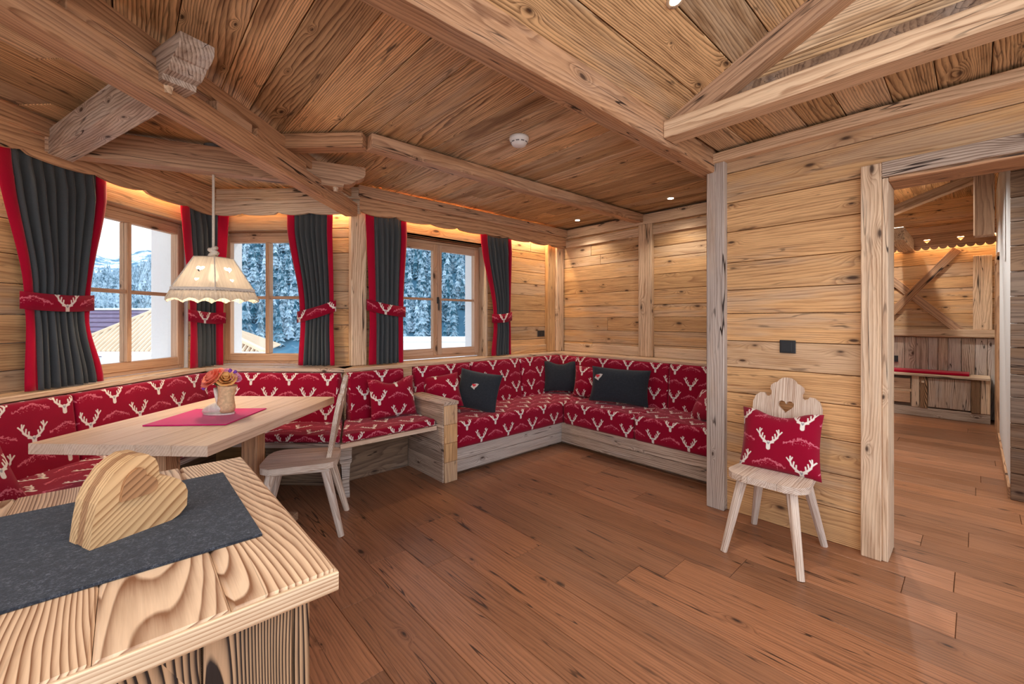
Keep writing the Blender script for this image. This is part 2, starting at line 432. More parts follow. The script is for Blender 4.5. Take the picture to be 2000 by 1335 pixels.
def bx(name, x0, x1, y0, y1, z0, z1, mat, par=None, bev=.004, fm=None, grain=None, **kw):
    """box between bounds in frame fm; the grain follows the longest side"""
    fm = fm or Matrix.Identity(4)
    d = (x1 - x0, y1 - y0, z1 - z0); g = grain if grain is not None else d.index(max(d))
    c = V(((x0 + x1) / 2, (y0 + y1) / 2, (z0 + z1) / 2))
    R = fm.to_3x3(); e = [R @ EX, R @ EY, R @ EZ]
    o = [k for k in range(3) if k != g]
    wi, th = (o[0], o[1]) if d[o[0]] >= d[o[1]] else (o[1], o[0])
    h = e[g] * d[g] / 2; cc = fm @ c
    return plank(name, cc - h, cc + h, d[wi], d[th], e[th], mat, par, bev, kw.get('lab'), kw.get('cat'), kw.get('group'), kw.get('kind'))
def polyx(loops, t):
    """flat outline (x, z), with holes, given thickness t along y"""
    L3 = [[V((p[0], p[1], 0)) for p in l] for l in loops]
    flat = [p for l in loops for p in l]; n = len(flat)
    tris = tessellate_polygon(L3)
    vs = [(p[0], -t / 2, p[1]) for p in flat] + [(p[0], t / 2, p[1]) for p in flat]
    fs = []
    for a, b, c in tris:
        P = [V((flat[i][0], flat[i][1])) for i in (a, b, c)]
        ar = (P[1].x - P[0].x) * (P[2].y - P[0].y) - (P[1].y - P[0].y) * (P[2].x - P[0].x)
        if ar < 0: b, c = c, b
        fs.append([a, b, c]); fs.append([a + n, c + n, b + n])
    k = 0
    for li, l in enumerate(loops):
        m = len(l); ar = sum(l[i][0] * l[(i + 1) % m][1] - l[(i + 1) % m][0] * l[i][1] for i in range(m))
        ccw = (ar > 0) == (li == 0)
        for i in range(m):
            a, b = k + i, k + (i + 1) % m
            fs.append([b, a, a + n, b + n] if ccw else [a, b, b + n, a + n])
        k += m
    return vs, fs
def tube(pts, rads, seg=10, cap=True):
    vs = []; fs = []; up = None
    for i, p in enumerate(pts):
        p = V(p); a = V(pts[max(0, i - 1)]); b = V(pts[min(len(pts) - 1, i + 1)]); t = (b - a).normalized()
        u = t.orthogonal().normalized() if up is None else (up - t * up.dot(t)).normalized()
        up = u; v = t.cross(u)
        for k in range(seg):
            an = 2 * pi * k / seg; vs.append(p + (u * cos(an) + v * sin(an)) * rads[i])
    for i in range(len(pts) - 1):
        for k in range(seg):
            a = i * seg + k; b = i * seg + (k + 1) % seg; fs.append([a, b, b + seg, a + seg])
    if cap:
        fs.append(list(range(seg))[::-1]); fs.append([(len(pts) - 1) * seg + k for k in range(seg)])
    return vs, fs
def lathe(prof, seg=20):
    vs = []; fs = []
    for r, z in prof:
        for k in range(seg): vs.append((r * cos(2 * pi * k / seg), r * sin(2 * pi * k / seg), z))
    for i in range(len(prof) - 1):
        for k in range(seg):
            a = i * seg + k; b = i * seg + (k + 1) % seg; fs.append([a, b, b + seg, a + seg])
    fs.append(list(range(seg))[::-1]); fs.append([(len(prof) - 1) * seg + k for k in range(seg)])
    return vs, fs
def heart_pts(w, n=28):
    out = []
    for i in range(n):
        t = 2 * pi * i / n
        out.append((16 * sin(t) ** 3 / 32 * w, (13 * cos(t) - 5 * cos(2 * t) - 2 * cos(3 * t) - cos(4 * t) + 2.5) / 32 * w))
    return out[::-1]

def clad(par, o, u, v, n, u0, u1, v0, v1, wid, mat, holes=(), t=.022, joint=2.6, name='plank', gap=.004, ufun=None, jit=.004, bev=.003):
    """boards along u stacked along v on the plane through o with normal n, cut round holes (u0,u1,v0,v1)"""
    cuts = sorted(set([v0, v1] + [c for h in holes for c in h[2:4] if v0 < c < v1]))
    for ca, cb in zip(cuts[:-1], cuts[1:]):
        y = ca
        while y < cb - 1e-4:
            h = random.uniform(*wid)
            if cb - y - h < wid[0] * .6: h = cb - y
            a, b = (ufun(y, y + h) if ufun else (u0, u1))
            iv = [(a, b)]
            for hh in holes:
                if hh[2] < y + h - 1e-4 and hh[3] > y + 1e-4:
                    nv = []
                    for (p, q) in iv:
                        if hh[1] <= p or hh[0] >= q: nv.append((p, q)); continue
                        if hh[0] > p: nv.append((p, hh[0]))
                        if hh[1] < q: nv.append((hh[1], q))
                    iv = nv
            for (p, q) in iv:
                x = p
                while x < q - 1e-4:
                    L = random.uniform(joint * .55, joint)
                    if q - x - L < .5: L = q - x
                    L = min(L, q - x)
                    if L > .02:
                        off = t / 2 + random.uniform(0, jit)
                        base = o + v * (y + h / 2) + n * off
                        plank(name, base + u * (x + gap / 2), base + u * (x + L - gap / 2), h - gap, t, n, mat, par, bev)
                    x += L
            y += h
def slab(name, boxes, mat, fm=None, **kw):
    """a solid wall core: boxes joined into one mesh"""
    m = MB()
    for (a, b, c, d, e, f) in boxes:
        vs, fs = cbox_data(b - a, d - c, f - e, .001)
        m.add([(q[0] + (a + b) / 2, q[1] + (c + d) / 2, q[2] + (e + f) / 2) for q in vs], fs)
    o = m.build(name, mat, None, fm); o['kind'] = 'structure'
    return tag(o, **kw)
BAY = fr(V((0, 0, 0)), AX, BX, EZ)

# ------------------------------------------------------------------ floor
def lim(x):                                # inner face of the window walls for a given x
    y1 = 3.72 if x > 1.46 else min(5.16 - x, x + 3.98)
    return y1
floor = slab('floor', [(-2.6, 8.5, -3.2, 4.6, -.14, -.022)], M['darkwood'])
tag(floor, 'reddish brown wide-plank wooden floor of the room and hall')
def fl(x0, x1):
    xm = (x0 + x1) / 2
    if xm > 4.2: return (-2.2, 1.6)
    return (-3.0, max(-2.0, lim(xm)))
clad(floor, V((0, 0, -.022)), EY, EX, EZ, 0, 0, -2.4, 8.4, (.17, .25), M['floor'], t=.022, joint=2.3, ufun=fl, jit=.0, gap=.002, bev=.0015)

# ------------------------------------------------------------------ ceilings
CZ = 2.46
ceil = slab('ceiling', [(-2.6, 4.45, 1.2, 4.7, CZ + .03, CZ + .1), (2.44, 3.3, -3.2, 1.3, CZ + .03, CZ + .1)], M['darkwood'])
tag(ceil, 'aged wooden plank ceiling with knots above the seating corner')
def cf(x0, x1):
    xm = (x0 + x1) / 2
    return (1.26, max(1.5, min(3.7, xm + 2.5)))
clad(ceil, V((0, 0, CZ)), EY, EX, EZ, 0, 0, -1.6, 4.2, (.13, .22), M['ceil'], t=.022, joint=3.4, ufun=cf)
clad(ceil, V((0, 0, CZ)), EX, EY, EZ, 2.44, 3.12, -1.6, 1.2, (.13, .2), M['ceil'], t=.022)
clad(ceil, V((0, 0, CZ - .03)), BX, AX, EZ, -.4, 3.75, -2.9, -1.62, (.13, .2), M['ceil'], t=.022, joint=3.0)
# pitched part rising from the long beam towards the ridge
PT = radians(24.6)
pu = V((0, -cos(PT), sin(PT))); pn = V((0, sin(PT), cos(PT)))
me = MB(); c0 = V((-2.6, 1.24, 2.47)) + pn * .03
q = [c0, c0 + EX * 5.04, c0 + EX * 5.04 + pu * 3.2, c0 + pu * 3.2]; q2 = [p + pn * .06 for p in q]
me.add(q + q2, [[3, 2, 1, 0], [4, 5, 6, 7], [0, 1, 5, 4], [1, 2, 6, 5], [2, 3, 7, 6], [3, 0, 4, 7]])
roof = me.build('ceiling', M['darkwood']); roof['kind'] = 'structure'
tag(roof, 'pitched wooden plank ceiling rising from the long beam')
clad(roof, V((0, 1.24, 2.47)), EX, pu, pn, -2.4, 2.44, 0, 2.9, (.15, .22), M['ceil'], t=.022, joint=3.2)
gable = slab('wall_gable', [(2.48, 2.54, -2.2, 1.3, 2.44, 4.0)], M['darkwood'])
tag(gable, 'triangular board gable wall above the horizontal beam')
clad(gable, V((2.48, 0, 0)), EY, EZ, -EX, -2.0, 1.24, 2.42, 3.6, (.15, .2), M['ceil'], t=.022, joint=4)
# ------------------------------------------------------------------ window walls
ZL = .905                                  # ledge height
W1 = slab('wall_back', [(1.58, 1.80, 3.70, 4.02, -.1, 2.7), (2.93, 4.6, 3.70, 4.02, -.1, 2.7), (1.80, 2.93, 3.70, 4.02, -.1, .88), (1.80, 2.93, 3.70, 4.02, 2.13, 2.7)], M['plaster'])
tag(W1, 'board-clad window wall behind the corner sofa')
clad(W1, V((0, 3.70, 0)), EX, EZ, -EY, 1.44, 4.2, .0, 2.44, (.13, .2), M['wall'], holes=[(1.80, 2.93, .88, 2.13)], t=.04)
W2 = slab('wall_bay', [(-2.95, -2.81, 3.72, 4.0, -.1, 2.7), (-1.96, -1.50, 3.72, 4.0, -.1, 2.7), (-2.81, -1.96, 3.72, 4.0, -.1, .88), (-2.81, -1.96, 3.72, 4.0, 2.11, 2.7)], M['plaster'], BAY)
tag(W2, 'short board-clad bay wall with the middle window')
clad(W2, bp(0, 3.72), AX, EZ, -BX, -2.86, -1.47, .0, 2.42, (.13, .2), M['wall'], holes=[(-2.81, -1.96, .88, 2.11)], t=.04)
W3 = slab('wall_left', [(-3.2, -2.88, 3.43, 4.0, -.1, 2.7), (-3.2, -2.88, -.6, 2.42, -.1, 2.7), (-3.2, -2.88, 2.42, 3.43, -.1, .88), (-3.2, -2.88, 2.42, 3.43, 2.11, 2.7)], M['plaster'], BAY)
tag(W3, 'board-clad bay wall on the left with the large window')
clad(W3, bp(-2.88, 0), BX, EZ, AX, -.4, 3.7, .0, 2.42, (.14, .2), M['wall'], holes=[(2.42, 3.43, .88, 2.11)], t=.04)
# light window head boards, reveal boards
bx('head_board', 1.70, 3.05, 3.612, 3.66, 2.105, 2.30, M['wall'], W1)
bx('sill_board', 1.80, 2.93, 3.661, 3.735, .882, .908, M['pale'], W1)
bx('sill_board', -2.81, -1.96, 3.681, 3.74, .882, .903, M['pale'], W2, fm=BAY)
bx('sill_board', -2.91, -2.841, 2.42, 3.43, .882, .903, M['pale'], W3, fm=BAY)
bx('reveal_board', 2.905, 2.93, 3.60, 3.76, .90, 2.13, M['pale'], W1)
bx('reveal_board', 1.80, 1.825, 3.60, 3.76, .90, 2.13, M['pale'], W1)
bx('reveal_board', 1.826, 2.904, 3.612, 3.80, 2.105, 2.13, M['beam'], W1)
bx('head_board', -2.86, -1.85, 3.625, 3.68, 2.092, 2.30, M['wall'], W2, fm=BAY)
bx('reveal_board', -2.81, -1.96, 3.66, 3.79, 2.092, 2.112, M['beam'], W2, fm=BAY)
bx('head_board', -2.84, -2.80, 2.38, 3.5, 2.092, 2.30, M['wall'], W3, fm=BAY)
bx('reveal_board', -2.96, -2.82, 2.42, 3.43, 2.092, 2.112, M['beam'], W3, fm=BAY)

def window(name, fm, u0, u1, z0, z1, split, label, casement=False):
    """fm: local X along the wall, Y outwards, Z up; Y=0 is the inner face of the frame"""
    wd = thing(name, label, None, kind='structure'); m = M['window']
    f = .058
    for (a, b) in ((u0, u0 + f), (u1 - f, u1)): bx('frame_stile', a, b, 0, .07, z0, z1, m, wd, fm=fm)
    for (a, b) in ((z0, z0 + f), (z1 - f, z1)): bx('frame_rail', u0 + f, u1 - f, 0, .07, a, b, m, wd, fm=fm)
    zr = z0 + (z1 - z0) * .505
    g = []
    if casement:
        for (a, b) in ((u0 + .03, split), (split, u1 - .03)):
            for (p, q) in ((a, a + .052), (b - .052, b)): bx('sash_stile', p + .001, q - .001, -.022, .03, z0 + .03, z1 - .03, m, wd, fm=fm)
            for (p, q) in ((z0 + .03, z0 + .098), (z1 - .095, z1 - .03)): bx('sash_rail', a + .052, b - .052, -.022, .03, p, q, m, wd, fm=fm)
            bx('glazing_bar', a + .052, b - .052, -.012, .025, zr - .011, zr + .011, m, wd, fm=fm)
            g += [(a + .052, b - .052, z0 + .098, zr - .011), (a + .052, b - .052, zr + .011, z1 - .095)]
        hb = bx('handle_plate', split - .012, split + .012, -.034, -.022, 1.47, 1.535, M['metal'], wd, fm=fm)
        bx('handle_lever', split - .004, split + .008, -.05, -.035, 1.40, 1.51, M['metal'], hb, fm=fm)
    else:
        i = .05
        for (p, q) in ((u0 + f - .03, u0 + f + i - .03), (u1 - f - i + .03, u1 - f + .03)): bx('sash_stile', p, q, -.012, .04, z0 + .03, z1 - .03, m, wd, fm=fm)
        for (p, q) in ((z0 + .03, z0 + .095), (z1 - .09, z1 - .03)): bx('sash_rail', u0 + f + .02, u1 - f - .02, -.012, .04, p, q, m, wd, fm=fm)
        a, b = u0 + f + .02, u1 - f - .02
        bx('mullion', split - .017, split + .017, -.02, .045, z0 + .095, z1 - .09, m, wd, fm=fm)
        for (p, q) in ((a, split - .017), (split + .017, b)):
            bx('glazing_bar', p, q, -.014, .03, zr - .013, zr + .013, m, wd, fm=fm)
            g += [(p, q, z0 + .095, zr - .013), (p, q, zr + .013, z1 - .09)]
    for (p, q, r, t) in g: bx('pane', p, q, .006, .010, r, t, M['glass'], wd, .0005, fm=fm)
    return wd
window('window_1', fr(V((0, 3.72, 0)), EX, EY, EZ), 1.825, 2.905, .915, 2.10, 2.352, 'wooden two-casement window with small iron handle above the sofa', True)
window('window_2', fr(BX * 3.73, AX, BX, EZ), -2.80, -1.965, .905, 2.09, -2.374, 'four-pane wooden window in the short bay wall behind the pendant lamp')
window('window_3', fr(AX * -2.90, BX, -AX, EZ), 2.43, 3.42, .905, 2.09, 2.917, 'large four-pane wooden window on the left overlooking the tiled roof')

# posts at the wall corners
def post(name, x0, x1, y0, y1, z0, z1, mat, lab, fm=None): return bx(name, x0, x1, y0, y1, z0, z1, mat, None, .006, fm, lab=lab, cat='post')
post('corner_post', 1.43, 1.565, 3.60, 3.66, ZL + .002, 2.42, M['pale'], 'light timber post on the bay corner between the two middle curtains')
post('corner_post', 3.90, 4.03, 3.60, 3.66, ZL + .002, 2.42, M['wall'], 'flat timber post beside the wall socket at the back corner')
post('corner_post', 4.032, 4.165, 3.575, 3.66, ZL + .002, 2.42, M['pale'], 'knotty timber post tight in the back corner of the room')

# ------------------------------------------------------------------ niche wall, partition wall, door
W4 = slab('wall_right', [(4.22, 4.5, 1.2, 4.0, -.1, 2.7)], M['darkwood']); tag(W4, 'honey brown board wall behind the right part of the sofa')
clad(W4, V((4.22, 0, 0)), EY, EZ, -EX, 1.3, 3.66, .0, 2.44, (.11, .18), M['wall'], t=.04)
bx('rail_board', 4.155, 4.18, 2.49, 3.56, ZL + .002, 1.01, M['pale'], W4)
bx('rail_board', 4.155, 4.18, 1.3, 2.31, ZL + .002, 1.01, M['pale'], W4)
bx('rail_board', 4.15, 4.18, 1.3, 3.56, 2.215, 2.31, M['pale'], W4)
bx('rail_board', 4.14, 4.18, 1.3, 3.56, 2.33, 2.44, M['pale'], W4)
bx('rail_board', 2.95, 3.90, 3.632, 3.66, ZL + .002, 1.0, M['wall'], W1)
post('wall_post', 4.13, 4.18, 2.322, 2.485, ZL + .002, 2.335, M['pale'], 'vertical timber post on the wall above the long dark cushion')
W5 = slab('wall_partition', [(3.10, 3.25, .36, 1.3, -.1, 2.6), (3.10, 3.25, -3.2, .36, 2.07, 2.6), (3.25, 4.52, 1.2, 1.335, -.1, 3.1), (3.10, 3.25, -3.2, -.75, -.1, 2.07)], M['darkwood'])
tag(W5, 'knotty board partition wall between room and hall')
clad(W5, V((3.10, 0, 0)), EY, EZ, -EX, -3.0, 1.20, .0, 2.40, (.15, .21), M['wall'], holes=[(-.75, .36, 0, 2.10)], t=.04)
post('door_post', 3.005, 3.10, 1.155, 1.275, 0, 2.385, M['grey'], 'tall grey weathered timber post where the sofa niche ends')
TR = thing('door_1', 'wide doorway framed in pale timber leading to the hall', None, kind='structure')
bx('door_jamb', 3.005, 3.06, .345, .432, 0, 2.148, M['pale'], TR)
bx('door_lining', 3.02, 3.26, .318, .345, 0, 2.066, M['pale'], TR)
bx('door_head', 3.005, 3.06, -.85, .345, 2.068, 2.150, M['grey'], TR)
bx('head_lining', 3.02, 3.26, -.85, .318, 2.045, 2.068, M['beam'], TR)
bx('door_jamb', 3.005, 3.06, -.84, -.75, 0, 2.148, M['pale'], TR)
bx('trim_1', 2.985, 3.058, -3.0, 1.29, 2.378, 2.445, M['pale'], None, .006, kind='structure', lab='pale timber trim along the top of the partition wall')

# ledges over the benches
L1 = bx('trim_2', 1.318, 3.93, 3.47, 3.66, ZL - .03, ZL, M['pale'], None, kind='structure', lab='pale timber ledge under the window above the sofa')
L2 = bx('trim_3', 3.93, 4.18, 1.3, 3.66, ZL - .03, ZL, M['pale'], None, kind='structure', lab='pale timber ledge along the right wall above the sofa')
L3 = bx('trim_4', -2.69, -1.52, 3.388, 3.68, ZL - .03, ZL, M['grey'], None, fm=BAY, kind='structure', lab='weathered ledge under the middle bay window')
L4 = bx('trim_5', -2.84, -2.69, .4, 3.68, ZL - .03, ZL, M['pale'], None, fm=BAY, kind='structure', lab='pale ledge under the large left window')
bx('ledge_board', 1.325, 1.94, 3.478, 3.66, .45, ZL - .03, M['wall'], W1)

# ------------------------------------------------------------------ beams
def beam(p0, p1, wd, t, n, mat, lab, bev=.008): return plank('ceiling_beam', p0, p1, wd, t, n, mat, None, bev, lab, 'beam')
beam((-2.4, 1.277, 2.405), (3.10, 1.277, 2.405), .115, .17, EZ, M['beam'], 'thick long ceiling beam running to the weathered door post')
bb = 2.60; xb0 = (bb / S2 - 2.52) ; ya = 2.52
# thin beam with a bend, following the bay
tb = thing('ceiling_beam', 'thin ceiling beam with a bend beside the smoke detector', 'beam', (1.15, 2.5, 2.36))
bj = V((1.118, 2.545, 2.405))
plank('beam_segment', bj, (4.18, 2.48, 2.405), .10, .09, EZ, M['beam'], tb, .006)
plank('beam_segment', bj - AX * .02, bj - AX * .75, .10, .09, EZ, M['beam'], tb, .006)
beam((2.36, -2.4, 2.40), (2.36, 1.222, 2.40), .13, .10, EZ, M['pale'], 'pale horizontal beam below the gable boards')
r0 = V((2.41, 1.20, 2.44)); beam(r0, r0 + pu * 3.0, .11, .12, pn, M['beam'], 'slanting reddish rafter rising from the long beam')
# bay beam with filler pieces and carved cross pieces
be = thing('ceiling_beam', 'large beam across the bay carrying the carved cross pieces', 'beam', bp(-1.51, 2.3, 2.17))
plank('beam_timber', bp(-1.51, .2, 2.225), bp(-1.51, 3.50, 2.225), .105, .11, EZ, M['beam'], be, .006)
for (a, b) in ((.5, 1.12), (1.28, 1.72), (1.93, 2.18), (2.22, 2.72)):
    plank('filler_board', bp(-1.505, a, 2.31), bp(-1.505, b, 2.31), .06, .05, EZ, M['beam'], be, .003)
plank('filler_board', bp(-1.52, .2, 2.385), bp(-1.52, 3.5, 2.385), .02, .09, EZ, M['beam'], be, .003)
def carved(p0, p1, wd, ht, mat, lab):
    """cross timber from p0 (wall) to p1 (free carved end), bottom at p0.z"""
    p0 = V(p0); p1 = V(p1); L = (p1 - p0).length; x = (p1 - p0).normalized(); y = EZ.cross(x)
    out = [(0, 0), (L - .17, 0), (L - .15, -.0), (L - .145, .022), (L - .105, .026), (L - .075, .045), (L - .062, .062), (L - .05, .064), (L - .018, .082), (L - .002, .100), (L, .11), (L, ht), (0, ht)]
    vs, fs = polyx([out], wd)
    o = MB().add(vs, fs).build('carved_beam', mat, None, fr(p0, x, y, EZ))
    tag(o, lab, 'beam')
    pg, pf = tube([(L - .20, -.02, .0), (L - .20, -.02, -.028)], [.02, .014], 6)
    MB().add(pg, pf).build('peg', M['pale'], o, fr(p0, x, y, EZ))
    return o
carved(bp(-2.80, 2.372, 2.235), bp(-1.27, 1.56, 2.235), .115, .135, M['grey'], 'pale carved cross beam with scrolled end above the table')
carved(bp(-2.80, 2.26, 2.242), bp(-1.22, 3.06, 2.242), .10, .16, M['beam'], 'slim carved cross beam ending by the bay corner')
carved(bp(-2.80, .25, 2.235), bp(-1.30, 1.16, 2.235), .11, .16, M['pale'], 'carved cross beam end at the top left edge')

# cornice boards with scalloped edge, led strips behind
def scallop(o, e, n, L, zt, zb, t, per, amp, mat, par, name='scalloped_board', ph=0.0, kind=0, holes=()):
    k = int(L / per * (12 if kind == 0 else 14)) + 1
    pts = []
    for i in range(k + 1):
        s_ = L * i / k; q = s_ / per + ph
        if kind == 0:
            big = abs(sin(pi * q)); z = zb + amp * (1 - big ** .55) * (1.0 if int(q) % 2 == 0 else .45)
        else:
            z = zb + amp * (1 - sqrt(max(0, 1 - (2 * (q % 1) - 1) ** 2)) if (q % 1) > .0 else 1)
        pts.append((s_, z - zt))
    out = pts + [(L, 0), (0, 0)]
    vs, fs = polyx([out] + list(holes), t)
    return MB().add(vs, fs).build(name, mat, par, fr(o + EZ * zt, e, -n if e.cross(-n).z > 0 else n, EZ))
yc = 3.525
CT = thing('trim_6', 'scalloped timber cornice above the sofa window', None, kind='structure')
scallop(V((1.472, yc + .012, 0)), EX, -EY, 4.18 - 1.472, 2.35, 2.205, .024, .34, .03, M['beam'], CT)
bx('cornice_board', 1.45, 4.18, yc - .03, yc + .01, 2.345, 2.44, M['beam'], CT)
CB = thing('trim_7', 'scalloped timber cornice above the middle bay window', None, kind='structure')
ab, bb_ = -2.715, 3.528
scallop(bp(ab, bb_ + .012), AX, -BX, 1.262, 2.33, 2.20, .024, .30, .03, M['pale'], CB, ph=.2)
bx('cornice_board', ab, -1.45, bb_ - .03, bb_ + .01, 2.325, 2.42, M['pale'], CB, fm=BAY)
CL = thing('trim_8', 'scalloped timber cornice above the large left window', None, kind='structure')
scallop(bp(ab - .012, .5), BX, AX, bb_ - .5, 2.33, 2.19, .024, .36, .035, M['beam'], CL, ph=.4)
bx('cornice_board', ab - .01, ab + .03, .5, bb_, 2.325, 2.42, M['beam'], CL, fm=BAY)
def led(name, c, ln, rz, lab, k=1.0):
    t = thing(name, lab, 'light', c, rz)
    mw = WM[t]
    bx('led_profile', -ln / 2, ln / 2, -.012, .012, 0, .014, M['white'], t, .001, fm=mw)
    bx('led_diffuser', -ln / 2, ln / 2, -.009, .009, -.004, 0, M['ledglow'], t, .001, fm=mw)
    ld = bpy.data.lights.new(name + '_glow', 'AREA'); ld.shape = 'RECTANGLE'; ld.size = ln; ld.size_y = .02; ld.energy = LED_W * ln * k; ld.color = (1, .70, .38)
    link(bpy.data.objects.new('led_light', ld), None, t, mw @ Matrix.Translation((0, 0, -.008)))
led('led_strip', (2.83, 3.60, 2.34), 2.5, 0, 'warm light strip hidden behind the cornice over the sofa window')
led('led_strip', bp(-2.1, 3.63, 2.31), 1.1, -pi / 4, 'warm light strip hidden behind the cornice over the middle bay window')
led('led_strip', bp(-2.79, 2.6, 2.31), 1.7, pi / 4, 'warm light strip hidden behind the cornice over the left window')

# ------------------------------------------------------------------ downlights, detector, switches
def downlight(p, n, lab, e=SPOT_W, ang=125, tint=(1, .91, .78)):
    n = V(n).normalized(); x = n.orthogonal().normalized(); y = n.cross(x)
    mw = fr(V(p), x, y, n)
    t = bpy.data.objects.new('downlight', None); t.empty_display_size = .05; link(t, None, None, mw); tag(t, lab, 'light', 'recessed ceiling spots')
    vs, fs = lathe([(.026, -.001), (.040, -.004), (.042, .0), (.042, .006), (.026, .006)], 20); MB().add(vs, fs).build('trim_ring', M['pale'], t, mw, True)
    vs, fs = lathe([(.0255, -.003), (.0255, .004)], 20); MB().add(vs, fs).build('lens', M['spotglow'], t, mw)
    ld = bpy.data.lights.new('spot', 'SPOT'); ld.energy = e; ld.spot_size = radians(ang); ld.spot_blend = .6; ld.shadow_soft_size = .03; ld.color = tint
    link(bpy.data.objects.new('spot_lamp', ld), None, t, mw @ Matrix.Translation((0, 0, -.012)))
downlight((3.877, 3.119, CZ), EZ, 'small ceiling spot near the back corner above the sofa', 13)
downlight((3.838, 1.962, CZ), EZ, 'small ceiling spot over the right end of the sofa', 13)
# the spot on the pitched ceiling
ps = V((0, 1.24, 2.47)); dr = FW + RT * (320 / 828) + EZ * (627 / 828)
tt = (ps - V((0, 0, 1.3))).dot(pn) / dr.dot(pn); sp = V((0, 0, 1.3)) + dr * tt
downlight(sp, pn, 'ceiling spot on the pitched boards at the top edge')
for q in ((-.6, .4), (.6, .4), (1.1, -1.0), (.2, -1.2), (-.8, -.8)):  # fill lamps added out of view to brighten the room
    s_ = (1.24 - q[1]) / cos(PT)
    downlight(V((q[0], 1.24, 2.47)) + pu * s_, pn, 'added unseen fill spot on the pitched boards behind the camera')
sm = thing('smoke_detector', 'round white smoke detector on the plank ceiling', 'smoke detector', (1.848, 1.957, CZ))
vs, fs = lathe([(.062, 0), (.062, -.018), (.056, -.028), (.042, -.052), (.022, -.058), (.001, -.059)][::-1], 28); MB().add(vs, fs).build('housing', M['white'], sm, WM[sm], True)
for k in range(10):
    a = 2 * pi * k / 10
    plank('vent_slot', V((1.848, 1.957, CZ - .036)) + V((cos(a - .2), sin(a - .2), 0)) * .0520, V((1.848, 1.957, CZ - .036)) + V((cos(a + .2), sin(a + .2), 0)) * .0520, .006, .006, V((cos(a), sin(a), 0)), M['grille'], sm, .001)
def switch(name, fm, lab, w_, h_, rocker=True):
    t = thing(name, lab, 'switch' if rocker else 'socket', fm.translation); 
    bx('plate', -w_ / 2, w_ / 2, -.008, 0, -h_ / 2, h_ / 2, M['black'], t, .002, fm=fm)
    if rocker: bx('rocker', -w_ / 2 + .008, w_ / 2 - .02, -.014, -.008, -h_ / 2 + .008, h_ / 2 - .008, M['black'], t, .002, fm=fm)
    else:
        vs, fs = lathe([(.021, 0), (.021, .003), (.017, .003)], 20)
        MB().add(vs, fs).build('insert', M['metal'], t, fm @ Matrix.Translation((0, -.008, 0)) @ Matrix.Rotation(pi / 2, 4, 'X'))
    return t
switch('light_switch', fr(V((3.055, .793, 1.135)), -EY, EX, EZ), 'black square light switch on the board wall above the chair', .086, .08)
switch('wall_socket', fr(V((3.82, 3.652, 1.135)), EX, EY, EZ), 'black double wall socket beside the right-hand curtain', .12, .075, False)
switch('wall_socket', fr(V((8.31, .80, .74)), -EY, EX, EZ), 'small black socket above the hall bench', .07, .09, False)

